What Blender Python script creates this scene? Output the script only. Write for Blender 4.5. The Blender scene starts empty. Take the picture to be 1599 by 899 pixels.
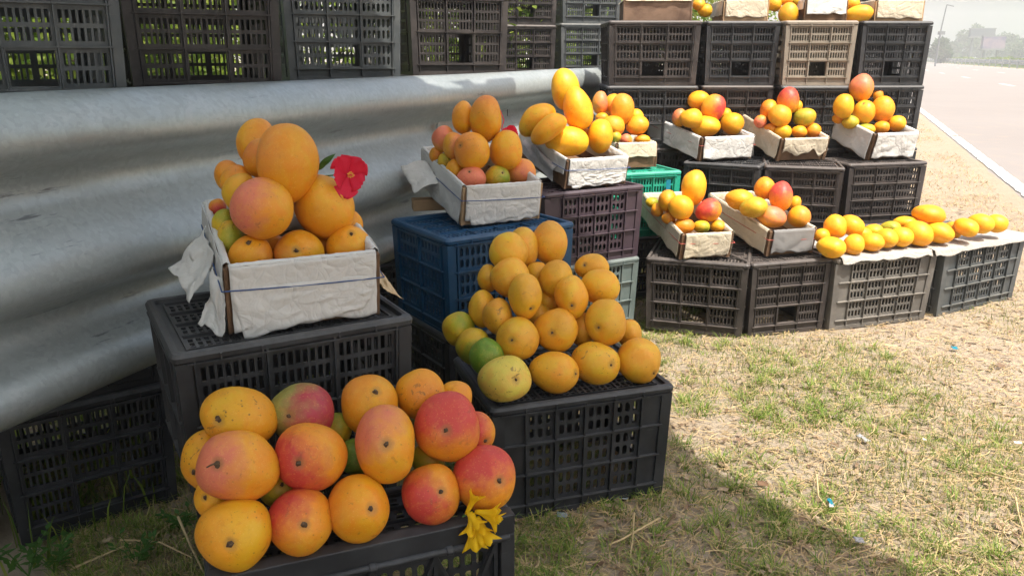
import bpy, math, random
import numpy as np
from mathutils import Vector, Matrix, noise as mnoise

# ------------------------------------------------------------------ camera, world, sun, exposure
SC = bpy.context.scene
F, CX, CY, HZ, CAMH = 1250.0, 799.5, 449.5, 89.0, 1.0       # focal length and centre of the 1599 px wide picture
PITCH = math.atan((CY - HZ) / F)
cam_data = bpy.data.cameras.new("camera")
cam_data.sensor_width = 36.0
cam_data.lens = 36.0 * F / 1599.0
cam_data.clip_start = 0.05
cam_data.clip_end = 5000
cam = bpy.data.objects.new("camera", cam_data)
SC.collection.objects.link(cam)
cam.location = (0, 0, CAMH)
cam.rotation_euler = (math.pi / 2 - PITCH, 0, 0)
SC.camera = cam

SUN_AZ = math.radians(142)      # compass-like: 0 = +Y, clockwise towards +X
SUN_EL = math.radians(63)
SDIR = Vector((math.sin(SUN_AZ) * math.cos(SUN_EL), math.cos(SUN_AZ) * math.cos(SUN_EL), math.sin(SUN_EL)))
w = bpy.data.worlds.new("World")
SC.world = w
w.use_nodes = True
nt = w.node_tree
bg = nt.nodes["Background"]
sky = nt.nodes.new("ShaderNodeTexSky")
sky.sky_type = 'NISHITA'
sky.sun_disc = False
sky.sun_elevation = SUN_EL
sky.sun_rotation = SUN_AZ
sky.air_density = 1.2
sky.dust_density = 8.0
sky.ozone_density = 1.0
nt.links.new(sky.outputs[0], bg.inputs[0])
bg.inputs[1].default_value = 0.15
sun_data = bpy.data.lights.new("sun", 'SUN')
sun_data.energy = 4.6
sun_data.angle = math.radians(0.6)
sun_data.color = (1.0, 0.95, 0.87)
sun = bpy.data.objects.new("sun", sun_data)
SC.collection.objects.link(sun)
sun.rotation_euler = SDIR.to_track_quat('Z', 'Y').to_euler()
SC.view_settings.view_transform = 'Standard'
SC.view_settings.look = 'None'
SC.view_settings.gamma = 1.0
SC.view_settings.exposure = 0.62

# ------------------------------------------------------------------ helpers: pixels of the picture -> points of the place
CR = Vector((1, 0, 0))
CF = Vector((0, math.cos(PITCH), -math.sin(PITCH)))
CU = Vector((0, math.sin(PITCH), math.cos(PITCH)))
EYE = Vector((0, 0, CAMH))
def ray(x, y): return CR * ((x - CX) / F) + CU * ((CY - y) / F) + CF
def atz(x, y, z):
    r = ray(x, y)
    return EYE + r * ((z - CAMH) / r.z)
def atY(x, y, Y):
    r = ray(x, y)
    return EYE + r * (Y / r.y)
def vpdir(x):
    r = ray(x, HZ); r.z = 0
    return r.normalized()
ROAD = vpdir(1331)                           # direction of the road and of the guardrail
RN = Vector((ROAD.y, -ROAD.x, 0))            # towards the road, to the right
def rl(s, lat, z=0.0): return ROAD * s + RN * lat + Vector((0, 0, z))   # along the road, sideways

C = SC.collection
def link(o, parent=None):
    C.objects.link(o)
    if parent is not None: o.parent = parent
    return o
def tag(o, label=None, cat=None, group=None, kind=None):
    if label: o['label'] = label
    if cat: o['category'] = cat
    if group: o['group'] = group
    if kind: o['kind'] = kind
    return o
def empty(name, loc=(0, 0, 0), rz=0.0):
    o = bpy.data.objects.new(name, None)
    o.empty_display_size = 0.05
    o.location = loc
    o.rotation_euler = (0, 0, rz)
    return link(o)

class MB:
    """collects vertices and faces of ONE mesh"""
    def __init__(s): s.v = []; s.f = []
    def quad(s, a, b, c, d):
        n = len(s.v); s.v += [a, b, c, d]; s.f.append((n, n+1, n+2, n+3))
    def box(s, x0, x1, y0, y1, z0, z1):
        n = len(s.v)
        s.v += [(x, y, z) for z in (z0, z1) for y in (y0, y1) for x in (x0, x1)]
        s.f += [tuple(n+i for i in q) for q in ((0,2,3,1),(4,5,7,6),(0,1,5,4),(2,6,7,3),(0,4,6,2),(1,3,7,5))]
    def bar(s, p, q, w, h=None, up=(0, 0, 1)):
        p = Vector(p); q = Vector(q); h = h or w
        d = (q-p).normalized(); sd = d.cross(Vector(up))
        if sd.length < 1e-4: sd = d.cross(Vector((1, 0, 0)))
        sd.normalize(); u = sd.cross(d)
        n = len(s.v)
        for e in (p, q):
            for a, b in ((-1,-1),(1,-1),(1,1),(-1,1)): s.v.append(tuple(e + sd*a*w/2 + u*b*h/2))
        s.f += [tuple(n+i for i in q2) for q2 in ((0,1,2,3),(7,6,5,4),(0,4,5,1),(1,5,6,2),(2,6,7,3),(3,7,4,0))]
    def tube(s, pts, r, n=8, r2=None):
        pts = [Vector(p) for p in pts]; m = len(pts); base = len(s.v)
        for i, p in enumerate(pts):
            d = (pts[min(i+1, m-1)] - pts[max(i-1, 0)]).normalized()
            a = d.cross(Vector((0, 0, 1)))
            if a.length < 1e-3: a = d.cross(Vector((1, 0, 0)))
            a.normalize(); b = a.cross(d)
            rr = r if r2 is None else r + (r2 - r) * i / (m-1)
            for k in range(n):
                t = 2*math.pi*k/n
                s.v.append(tuple(p + a*math.cos(t)*rr + b*math.sin(t)*rr))
        for i in range(m-1):
            for k in range(n):
                k2 = (k+1) % n
                s.f.append((base+i*n+k, base+i*n+k2, base+(i+1)*n+k2, base+(i+1)*n+k))
        s.f.append(tuple(base+k for k in range(n))[::-1]); s.f.append(tuple(base+(m-1)*n+k for k in range(n)))
    def grid(s, P):
        """P[i][j] of points"""
        n0 = len(s.v); m = len(P[0])
        for r in P: s.v += [tuple(p) for p in r]
        for i in range(len(P)-1):
            for j in range(m-1):
                s.f.append((n0+i*m+j, n0+i*m+j+1, n0+(i+1)*m+j+1, n0+(i+1)*m+j))
    def map(s, fn): s.v = [fn(v) for v in s.v]; return s
    def mesh(s, name, mat, smooth=False):
        me = bpy.data.meshes.new(name); me.from_pydata([tuple(v) for v in s.v], [], s.f)
        if smooth: me.polygons.foreach_set('use_smooth', [True]*len(me.polygons))
        me.materials.append(mat); me.update()
        return me
    def build(s, name, mat, parent=None, smooth=False):
        return link(bpy.data.objects.new(name, s.mesh(name, mat, smooth)), parent)
def thick(o, t):
    m = o.modifiers.new('t', 'SOLIDIFY'); m.thickness = t; m.offset = 0
    return o
def nz(x, y, z=0.0): return mnoise.noise(Vector((x, y, z)))
def fbm(x, y, z=0.0, o=4): return mnoise.fractal(Vector((x, y, z)), 1.0, 2.0, o)

# ------------------------------------------------------------------ materials
def newmat(name, rough=0.6, spec=0.4, metal=0.0):
    m = bpy.data.materials.new(name); m.use_nodes = True
    n = m.node_tree.nodes; b = n['Principled BSDF']
    b.inputs['Roughness'].default_value = rough
    b.inputs['Specular IOR Level'].default_value = spec
    b.inputs['Metallic'].default_value = metal
    return m, m.node_tree, b
def N(t, kind, **kw):
    n = t.nodes.new(kind)
    for k, v in kw.items():
        if k.startswith('i_'): n.inputs[k[2:].replace('_', ' ')].default_value = v
        else: setattr(n, k, v)
    return n
def ramp(t, src, stops, interp='LINEAR'):
    r = t.nodes.new('ShaderNodeValToRGB'); e = r.color_ramp.elements
    r.color_ramp.interpolation = interp
    while len(e) > 1: e.remove(e[0])
    e[0].position = stops[0][0]; e[0].color = (*stops[0][1], 1) if len(stops[0][1]) == 3 else stops[0][1]
    for p, c in stops[1:]:
        k = e.new(p); k.color = (*c, 1) if len(c) == 3 else c
    t.links.new(src, r.inputs[0]); return r.outputs[0]
def mix(t, fac, a, b, mode='MIX'):
    m = t.nodes.new('ShaderNodeMix'); m.data_type = 'RGBA'; m.blend_type = mode
    for sock, v in ((m.inputs[0], fac), (m.inputs[6], a), (m.inputs[7], b)):
        if isinstance(v, bpy.types.NodeSocket): t.links.new(v, sock)
        elif isinstance(v, (int, float)): sock.default_value = v
        else: sock.default_value = (*v, 1)
    return m.outputs[2]
def math_(t, op, a, b=None, c=None, clamp=False):
    m = t.nodes.new('ShaderNodeMath'); m.operation = op; m.use_clamp = clamp
    for i, v in enumerate((a, b, c)):
        if v is None: continue
        if isinstance(v, bpy.types.NodeSocket): t.links.new(v, m.inputs[i])
        else: m.inputs[i].default_value = v
    return m.outputs[0]
def noise_(t, scale, detail=3, vec=None, rough=0.5, dist=0.0):
    n = N(t, 'ShaderNodeTexNoise'); n.inputs['Scale'].default_value = scale; n.inputs['Detail'].default_value = detail
    n.inputs['Roughness'].default_value = rough; n.inputs['Distortion'].default_value = dist
    if vec is not None: t.links.new(vec, n.inputs['Vector'])
    return n.outputs['Fac']
def bump(t, b, h, strength, dist=0.01):
    n = t.nodes.new('ShaderNodeBump'); n.inputs['Strength'].default_value = strength; n.inputs['Distance'].default_value = dist
    t.links.new(h, n.inputs['Height']); t.links.new(n.outputs[0], b.inputs['Normal'])
def objcoord(t): return N(t, 'ShaderNodeTexCoord').outputs['Object']
def shifted(t, vec, k=37.0):
    """object coordinates moved by a random amount per object, so copies differ"""
    r = N(t, 'ShaderNodeObjectInfo').outputs['Random']
    s = math_(t, 'MULTIPLY', r, k)
    a = t.nodes.new('ShaderNodeVectorMath'); a.operation = 'ADD'
    t.links.new(vec, a.inputs[0]); t.links.new(s, a.inputs[1]); return a.outputs[0]

def plastic(name, col, dust=(0.30, 0.27, 0.23), amount=0.5, rough=0.45):
    m, t, b = newmat(name, rough, 0.4)
    v = shifted(t, objcoord(t))
    geo = N(t, 'ShaderNodeNewGeometry')
    sep = t.nodes.new('ShaderNodeSeparateXYZ'); t.links.new(geo.outputs['Normal'], sep.inputs[0])
    up = math_(t, 'MULTIPLY', math_(t, 'MAXIMUM', sep.outputs[2], 0.0), 0.55)
    n1 = noise_(t, 9, 4, v, 0.65); n2 = noise_(t, 60, 3, v)
    base = mix(t, n1, [c*0.7 for c in col], [min(1, c*1.35) for c in col])
    f = math_(t, 'MULTIPLY', math_(t, 'ADD', math_(t, 'SUBTRACT', n1, 0.42), up), amount*1.4, clamp=True)
    f2 = math_(t, 'MULTIPLY', f, math_(t, 'MULTIPLY_ADD', n2, 1.2, 0.3), clamp=True)
    c1 = mix(t, f2, base, dust)
    # scuffs: thin streaks
    mp = t.nodes.new('ShaderNodeMapping'); mp.inputs['Scale'].default_value = (6, 6, 70); mp.inputs['Rotation'].default_value = (0.4, 0.5, 0.2)
    t.links.new(v, mp.inputs[0])
    sc = ramp(t, noise_(t, 3, 2, mp.outputs[0], 0.5), [(0.70, (0, 0, 0)), (0.78, (1, 1, 1))])
    c2 = mix(t, math_(t, 'MULTIPLY', sc, 0.22), c1, dust)
    t.links.new(c2, b.inputs['Base Color'])
    t.links.new(math_(t, 'MULTIPLY_ADD', f2, 0.4, rough, clamp=True), b.inputs['Roughness'])
    bump(t, b, n2, 0.15, 0.002)
    return m
M = {}
M['black'] = plastic('black_plastic', (0.019, 0.021, 0.025), (0.14, 0.145, 0.15), 0.40, 0.42)
M['charcoal'] = plastic('charcoal_plastic', (0.024, 0.026, 0.029), (0.17, 0.165, 0.16), 0.45)
M['brown'] = plastic('brown_black_plastic', (0.029, 0.025, 0.0245), (0.20, 0.17, 0.15), 0.50)
M['grey'] = plastic('weathered_grey_plastic', (0.10, 0.095, 0.088), (0.30, 0.27, 0.23), 0.6)
M['slate'] = plastic('slate_plastic', (0.060, 0.068, 0.072), (0.24, 0.23, 0.20), 0.5)
M['cream'] = plastic('sun_bleached_plastic', (0.22, 0.19, 0.15), (0.33, 0.28, 0.22), 0.6, 0.6)
M['blue'] = plastic('blue_plastic', (0.007, 0.058, 0.135), (0.10, 0.15, 0.22), 0.30, 0.38)
M['mauve'] = plastic('mauve_plastic', (0.046, 0.030, 0.040), (0.17, 0.14, 0.15), 0.30)
M['green'] = plastic('green_plastic', (0.012, 0.30, 0.20), (0.25, 0.35, 0.28), 0.25, 0.4)
M['sage'] = plastic('grey_green_plastic', (0.10, 0.13, 0.125), (0.25, 0.26, 0.24), 0.4)

def make_mango_mat():
    m, t, b = newmat('mango_skin', 0.42, 0.42)
    oc = objcoord(t); v = shifted(t, oc, 11.0)
    def at(n):
        a = N(t, 'ShaderNodeAttribute'); a.attribute_type = 'OBJECT'; a.attribute_name = n; return a
    base = at('skin').outputs['Color']; bl = at('blush').outputs['Color']
    bd = at('blush_dir').outputs['Vector']; amt = at('blush_amount').outputs['Fac']
    sd = at('stem_dir').outputs['Vector']; spots = at('spots').outputs['Fac']
    nrm = t.nodes.new('ShaderNodeVectorMath'); nrm.operation = 'NORMALIZE'; t.links.new(oc, nrm.inputs[0])
    def dot(a, c):
        d = t.nodes.new('ShaderNodeVectorMath'); d.operation = 'DOT_PRODUCT'
        t.links.new(a, d.inputs[0]); t.links.new(c, d.inputs[1]); return d.outputs['Value']
    big = noise_(t, 26, 3, v, 0.55, 0.6); mid = noise_(t, 75, 4, v, 0.6); fine = noise_(t, 420, 2, v)
    # ground colour drifting between yellow and orange
    yel = mix(t, 1.0, base, (0.97, 1.10, 0.95), 'MULTIPLY')
    org = mix(t, 1.0, base, (1.02, 0.86, 0.8), 'MULTIPLY')
    c = mix(t, ramp(t, big, [(0.36, (0, 0, 0)), (0.64, (1, 1, 1))]), org, yel)
    # blush
    s = math_(t, 'ADD', dot(nrm.outputs[0], bd), math_(t, 'MULTIPLY', math_(t, 'SUBTRACT', big, 0.5), 1.5))
    s = math_(t, 'ADD', s, math_(t, 'MULTIPLY', math_(t, 'SUBTRACT', mid, 0.5), 0.7))
    s = math_(t, 'ADD', s, math_(t, 'MULTIPLY_ADD', amt, 2.0, -1.25))
    s = ramp(t, math_(t, 'MULTIPLY_ADD', s, 0.5, 0.5), [(0.42, (0, 0, 0)), (0.60, (.45, .45, .45)), (0.88, (1, 1, 1))])
    c = mix(t, s, c, bl)
    # pale lenticels
    vo = N(t, 'ShaderNodeTexVoronoi'); vo.inputs['Scale'].default_value = 230; t.links.new(v, vo.inputs['Vector'])
    le = ramp(t, vo.outputs['Distance'], [(0.10, (1, 1, 1)), (0.24, (0, 0, 0))])
    c = mix(t, math_(t, 'MULTIPLY', le, 0.25), c, (0.88, 0.60, 0.18))
    # rubbed waxy patches and short streaks running from the stalk
    wx = ramp(t, noise_(t, 48, 6, v, 0.72, 1.4), [(0.52, (0, 0, 0)), (0.66, (1, 1, 1))])
    c = mix(t, math_(t, 'MULTIPLY', wx, 0.16), c, (0.84, 0.52, 0.10))
    dk = ramp(t, noise_(t, 64, 6, v, 0.75, 0.8), [(0.34, (1, 1, 1)), (0.45, (0, 0, 0))])
    c = mix(t, math_(t, 'MULTIPLY', dk, 0.28), c, mix(t, 1.0, c, (0.70, 0.52, 0.5), 'MULTIPLY'))
    # small dark specks in groups
    v2 = N(t, 'ShaderNodeTexVoronoi'); v2.inputs['Scale'].default_value = 105; v2.inputs['Randomness'].default_value = 1; t.links.new(v, v2.inputs['Vector'])
    sp = ramp(t, v2.outputs['Distance'], [(0.09, (1, 1, 1)), (0.19, (0, 0, 0))])
    gate = ramp(t, noise_(t, 34, 2, v), [(0.49, (0, 0, 0)), (0.56, (1, 1, 1))])
    c = mix(t, math_(t, 'MULTIPLY', math_(t, 'MULTIPLY', sp, gate), math_(t, 'MULTIPLY', spots, 0.95), clamp=True), c, (0.07, 0.035, 0.015))
    # brown scars on spotted fruit, thin sap streaks
    scar = ramp(t, noise_(t, 55, 5, v, 0.7, 1.0), [(0.61, (0, 0, 0)), (0.66, (1, 1, 1))])
    c = mix(t, math_(t, 'MULTIPLY', scar, math_(t, 'MULTIPLY', spots, 0.75)), c, (0.10, 0.05, 0.02))
    # round the stalk: a darker, browner halo
    ds = dot(nrm.outputs[0], sd)
    halo = ramp(t, math_(t, 'ADD', ds, math_(t, 'MULTIPLY', math_(t, 'SUBTRACT', mid, 0.5), 0.03)), [(0.972, (0, 0, 0)), (0.998, (1, 1, 1))])
    c = mix(t, math_(t, 'MULTIPLY', halo, 0.55), c, (0.30, 0.17, 0.05))
    t.links.new(c, b.inputs['Base Color'])
    t.links.new(math_(t, 'MULTIPLY_ADD', mid, 0.35, 0.32), b.inputs['Roughness'])
    h = math_(t, 'ADD', math_(t, 'MULTIPLY', mid, 0.8), math_(t, 'MULTIPLY', fine, 0.12))
    bump(t, b, h, 0.25, 0.004)
    b.inputs['Subsurface Weight'].default_value = 0.0
    return m
M['mango'] = make_mango_mat()

def simple(name, col, rough=0.7, var=0.25, scale=20, bmp=0.3, spec=0.3, dirt=None, dirt_scale=6, dirt_at=0.6, metal=0.0, bdist=0.004):
    m, t, b = newmat(name, rough, spec, metal)
    v = shifted(t, objcoord(t))
    n = noise_(t, scale, 5, v, 0.6)
    c = mix(t, n, [x*(1-var) for x in col], [min(1, x*(1+var)) for x in col])
    if dirt:
        d = ramp(t, noise_(t, dirt_scale, 5, v, 0.65, 0.4), [(dirt_at-0.04, (0, 0, 0)), (dirt_at+0.12, (1, 1, 1))])
        c = mix(t, math_(t, 'MULTIPLY', d, 0.75), c, dirt)
    t.links.new(c, b.inputs['Base Color'])
    if bmp: bump(t, b, n, bmp, bdist)
    return m
M['stem'] = simple('stem_scar', (0.11, 0.07, 0.04), 0.9, 0.6, 400)
M['paper'] = simple('white_wrapping_paper', (0.60, 0.59, 0.56), 0.75, 0.08, 14, 0.15, 0.25, (0.45, 0.37, 0.27), 7, 0.66, bdist=0.006)
M['newsprint'] = simple('cream_newsprint', (0.56, 0.49, 0.37), 0.8, 0.12, 18, 0.15, 0.2, (0.38, 0.29, 0.19), 8, 0.62, bdist=0.006)
M['sheet'] = simple('off_white_sheet', (0.36, 0.34, 0.31), 0.8, 0.12, 14, 0.2, 0.2, (0.33, 0.27, 0.2), 8, 0.6)
M['greyboard'] = simple('grey_board', (0.22, 0.215, 0.21), 0.8, 0.2, 12, 0.4, 0.25, (0.12, 0.09, 0.08), 9, 0.6)
M['papertan'] = simple('tan_kraft_paper', (0.52, 0.38, 0.22), 0.8, 0.15, 18, 0.6, 0.2, (0.25, 0.16, 0.09), 9, 0.6)
for _k in ('paper', 'newsprint', 'sheet', 'papertan'):
    if _k not in M: continue
    _m = M[_k]; _t = _m.node_tree; _b = _t.nodes['Principled BSDF']; _v = shifted(_t, objcoord(_t), 5.0)
    _n = N(_t, 'ShaderNodeTexNoise'); _n.inputs['Scale'].default_value = 9; _t.links.new(_v, _n.inputs['Vector'])
    _a = _t.nodes.new('ShaderNodeMixRGB'); _a.inputs[0].default_value = .12; _t.links.new(_v, _a.inputs[1]); _t.links.new(_n.outputs['Color'], _a.inputs[2])
    _h = []
    for _s in (22, 55):
        _o = N(_t, 'ShaderNodeTexVoronoi'); _o.feature = 'DISTANCE_TO_EDGE'; _o.inputs['Scale'].default_value = _s; _t.links.new(_a.outputs[0], _o.inputs['Vector'])
        _h.append(math_(_t, 'MINIMUM', _o.outputs['Distance'], .16))
    _w = noise_(_t, 18, 4, _v, .6)
    bump(_t, _b, math_(_t, 'ADD', math_(_t, 'ADD', _h[0], math_(_t, 'MULTIPLY', _h[1], .4)), math_(_t, 'MULTIPLY', _w, .5)), 0.55, 0.012)
M['board'] = simple('brown_board', (0.16, 0.095, 0.055), 0.85, 0.45, 26, 0.6, 0.2, (0.05, 0.03, 0.02), 9, 0.55)
M['oldwood'] = simple('old_brown_wood', (0.20, 0.13, 0.09), 0.9, 0.45, 18, 0.7, 0.2, (0.09, 0.055, 0.04), 6, 0.52)
M['wood'] = simple('pale_wood', (0.42, 0.28, 0.16), 0.8, 0.3, 22, 0.6, 0.2, (0.17, 0.10, 0.06), 7, 0.6)
M['string'] = simple('blue_string', (0.05, 0.09, 0.22), 0.7, 0.2, 80, 0)
M['redstring'] = simple('red_string', (0.45, 0.10, 0.08), 0.7, 0.2, 80, 0)
M['petal'] = simple('hibiscus_petal', (0.78, 0.020, 0.060), 0.55, 0.3, 60, 0.4, 0.3)
M['pollen'] = simple('pollen', (0.80, 0.35, 0.06), 0.7, 0.3, 200, 0)
M['yellow_petal'] = simple('yellow_petal', (0.85, 0.50, 0.01), 0.55, 0.2, 80, 0.3)
M['leaf'] = simple('green_leaf', (0.05, 0.13, 0.02), 0.5, 0.3, 40, 0.3)
M['trunk'] = simple('bark', (0.10, 0.07, 0.045), 0.9, 0.4, 20, 0.8)
M['wrapper'] = simple('blue_white_wrapper', (0.22, 0.28, 0.34), 0.35, 0.5, 30, 0.8, 0.6)
M['teal'] = simple('teal_plastic_scrap', (0.01, 0.17, 0.24), 0.4, 0.3, 60, 0.3)
M['scrapgrey'] = simple('grey_plastic_scrap', (0.30, 0.30, 0.31), 0.5, 0.3, 50, 0.5)
M['darkmetal'] = simple('dark_painted_metal', (0.16, 0.17, 0.18), 0.6, 0.2, 5, 0)
M['billboard_a'] = simple('billboard_back', (0.10, 0.11, 0.13), 0.8, 0.15, 0.6, 0)
M['billboard_b'] = simple('blue_billboard', (0.05, 0.06, 0.17), 0.8, 0.25, 0.5, 0, 0.3, (0.30, 0.22, 0.24), 0.25, 0.5)
M['tarp'] = None

def petalmat(name, c0, c1, trans=.45):
    m = foliage(name, [c0, c1], trans)
    return m
def foliage(name, cols, trans=0.35):
    m = bpy.data.materials.new(name); m.use_nodes = True; t = m.node_tree
    b = t.nodes['Principled BSDF']; b.inputs['Roughness'].default_value = 0.6; b.inputs['Specular IOR Level'].default_value = 0.3
    g = N(t, 'ShaderNodeNewGeometry')
    c = ramp(t, g.outputs['Random Per Island'], [(i/(len(cols)-1), k) for i, k in enumerate(cols)])
    t.links.new(c, b.inputs['Base Color'])
    tr = t.nodes.new('ShaderNodeBsdfTranslucent'); t.links.new(c, tr.inputs[0])
    ms = t.nodes.new('ShaderNodeMixShader'); ms.inputs[0].default_value = trans
    t.links.new(b.outputs[0], ms.inputs[1]); t.links.new(tr.outputs[0], ms.inputs[2])
    t.links.new(ms.outputs[0], t.nodes['Material Output'].inputs[0])
    return m
M['grass'] = foliage('grass_blades', [(0.10, 0.17, 0.03), (0.17, 0.24, 0.05), (0.26, 0.30, 0.08), (0.38, 0.36, 0.13), (0.50, 0.42, 0.20)])
M['clump'] = foliage('green_tufts', [(0.08, 0.15, 0.02), (0.16, 0.26, 0.035), (0.24, 0.34, 0.05), (0.12, 0.21, 0.03), (0.34, 0.37, 0.09), (0.50, 0.43, 0.18)])
M['straw'] = foliage('dry_straw', [(0.36, 0.24, 0.11), (0.50, 0.36, 0.18), (0.62, 0.47, 0.25), (0.40, 0.30, 0.18), (0.55, 0.40, 0.22)], 0.15)
M['debris'] = foliage('dry_leaf_bits', [(0.16, 0.10, 0.06), (0.28, 0.19, 0.12), (0.40, 0.30, 0.20), (0.22, 0.17, 0.13), (0.35, 0.25, 0.15)], 0.1)
M['bush'] = foliage('bush_leaves', [(0.07, 0.13, 0.02), (0.16, 0.24, 0.03), (0.28, 0.36, 0.05), (0.11, 0.19, 0.03), (0.34, 0.38, 0.07)], 0.5)
M['treeleaf'] = foliage('tree_leaves', [(0.035, 0.07, 0.02), (0.05, 0.10, 0.03), (0.08, 0.13, 0.04), (0.04, 0.08, 0.025)], 0.3)
M['petal'] = petalmat('hibiscus_petal', (0.84, 0.022, 0.07), (0.90, 0.06, 0.13))
M['yellow_petal'] = petalmat('yellow_petal', (0.88, 0.55, 0.005), (0.95, 0.68, 0.015))
M['weed'] = foliage('weed_leaves', [(0.04, 0.12, 0.02), (0.08, 0.18, 0.03), (0.06, 0.15, 0.03)], 0.35)

def steel():
    m, t, b = newmat('galvanised_steel', 0.38, 0.5, 0.42)
    v = objcoord(t)
    big = noise_(t, 1.8, 5, v, 0.6, 0.5)
    mp = t.nodes.new('ShaderNodeMapping'); mp.inputs['Scale'].default_value = (3, 22, 3); t.links.new(v, mp.inputs[0])
    mot = noise_(t, 14, 4, v, 0.7)
    c = mix(t, big, (0.29, 0.325, 0.32), (0.45, 0.49, 0.485))
    c = mix(t, ramp(t, mot, [(0.35, (0, 0, 0)), (0.75, (.5, .5, .5))]), c, (0.33, 0.35, 0.34))
    # dark scrapes along the beam (x = along)
    m2 = t.nodes.new('ShaderNodeMapping'); m2.inputs['Scale'].default_value = (4, 30, 34); t.links.new(v, m2.inputs[0])
    scr = ramp(t, noise_(t, 1.6, 5, m2.outputs[0], 0.7, 0.3), [(0.60, (0, 0, 0)), (0.66, (1, 1, 1))])
    gate = ramp(t, noise_(t, 2.3, 2, v), [(0.50, (0, 0, 0)), (0.62, (1, 1, 1))])
    c = mix(t, math_(t, 'MULTIPLY', math_(t, 'MULTIPLY', scr, gate), 0.75), c, (0.10, 0.11, 0.12))
    # slanting fine scratches
    m3 = t.nodes.new('ShaderNodeMapping'); m3.inputs['Scale'].default_value = (40, 8, 8); m3.inputs['Rotation'].default_value = (0, 0.6, 0); t.links.new(v, m3.inputs[0])
    s3 = ramp(t, noise_(t, 2.0, 3, m3.outputs[0], 0.6), [(0.60, (0, 0, 0)), (0.70, (1, 1, 1))])
    c = mix(t, math_(t, 'MULTIPLY', s3, 0.13), c, (0.18, 0.18, 0.18))
    # a little rust bloom
    ru = ramp(t, noise_(t, 2.6, 5, v, 0.6), [(0.72, (0, 0, 0)), (0.80, (1, 1, 1))])
    c = mix(t, math_(t, 'MULTIPLY', ru, 0.5), c, (0.32, 0.18, 0.09))
    # crystalline spangle and pale water stains, two long hairline cracks in the zinc
    sp = N(t, 'ShaderNodeTexVoronoi'); sp.inputs['Scale'].default_value = 110; t.links.new(v, sp.inputs['Vector'])
    bw = t.nodes.new('ShaderNodeRGBToBW'); t.links.new(sp.outputs['Color'], bw.inputs[0])
    c = mix(t, 0.10, c, bw.outputs[0], 'OVERLAY')
    st = ramp(t, noise_(t, 4.0, 7, v, 0.72, 1.5), [(0.56, (0, 0, 0)), (0.60, (.8, .8, .8)), (0.66, (0, 0, 0))])
    c = mix(t, math_(t, 'MULTIPLY', st, 0.35), c, (0.50, 0.51, 0.50))
    mc = t.nodes.new('ShaderNodeMapping'); mc.inputs['Scale'].default_value = (1.2, 1, 3.2); t.links.new(v, mc.inputs[0])
    hair = ramp(t, noise_(t, 1.0, 5, mc.outputs[0], 0.55), [(0.4965, (0, 0, 0)), (0.4985, (1, 1, 1)), (0.5005, (0, 0, 0))])
    c = mix(t, math_(t, 'MULTIPLY', math_(t, 'MULTIPLY', hair, gate), 0.6), c, (0.10, 0.10, 0.10))
    t.links.new(c, b.inputs['Base Color'])
    t.links.new(math_(t, 'MULTIPLY_ADD', mot, 0.30, 0.26), b.inputs['Roughness'])
    bump(t, b, math_(t, 'ADD', noise_(t, 3.5, 3, v), math_(t, 'ADD', math_(t, 'MULTIPLY', mot, 0.10), math_(t, 'MULTIPLY', scr, -0.10))), 0.10, 0.012)
    return m
M['steel'] = steel()

def ground_mat():
    m, t, b = newmat('dry_roadside_soil', 0.95, 0.1)
    v = objcoord(t)
    a = noise_(t, 0.9, 5, v, 0.6); f = noise_(t, 38, 6, v, 0.7); g = noise_(t, 7, 5, v, 0.65)
    c = mix(t, f, (0.23, 0.18, 0.125), (0.46, 0.38, 0.285))
    c = mix(t, ramp(t, g, [(0.42, (0, 0, 0)), (0.62, (.75, .75, .75))]), c, (0.37, 0.31, 0.235))
    c = mix(t, ramp(t, a, [(0.45, (0, 0, 0)), (0.65, (.5, .5, .5))]), c, (0.35, 0.285, 0.225))
    t.links.new(c, b.inputs['Base Color'])
    bump(t, b, math_(t, 'ADD', f, math_(t, 'MULTIPLY', g, 1.5)), 0.8, 0.02)
    return m
M['ground'] = ground_mat()
M['verge'] = simple('green_verge', (0.09, 0.13, 0.035), 0.95, 0.5, 1.5, 0.5)
def road_mat():
    m, t, b = newmat('pale_concrete_road', 0.85, 0.25)
    v = objcoord(t)
    a = noise_(t, 0.35, 4, v, 0.6); f = noise_(t, 60, 4, v, 0.7); g = noise_(t, 4, 4, v)
    c = mix(t, a, (0.225, 0.205, 0.193), (0.285, 0.262, 0.25))
    c = mix(t, math_(t, 'MULTIPLY', f, 0.35), c, (0.25, 0.21, 0.18))
    c = mix(t, ramp(t, g, [(0.55, (0, 0, 0)), (0.72, (.4, .4, .4))]), c, (0.34, 0.27, 0.21))
    t.links.new(c, b.inputs['Base Color']); bump(t, b, f, 0.3, 0.004)
    return m
M['road'] = road_mat()
def paint_mat():
    m, t, b = newmat('worn_white_paint', 0.7, 0.3)
    v = objcoord(t)
    f = ramp(t, noise_(t, 5, 7, v, 0.75), [(0.51, (0, 0, 0)), (0.60, (1, 1, 1))])
    t.links.new(mix(t, math_(t, 'MULTIPLY', f, 0.8), (0.66, 0.64, 0.60), (0.34, 0.29, 0.25)), b.inputs['Base Color'])
    return m
M['paint'] = paint_mat()
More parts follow.
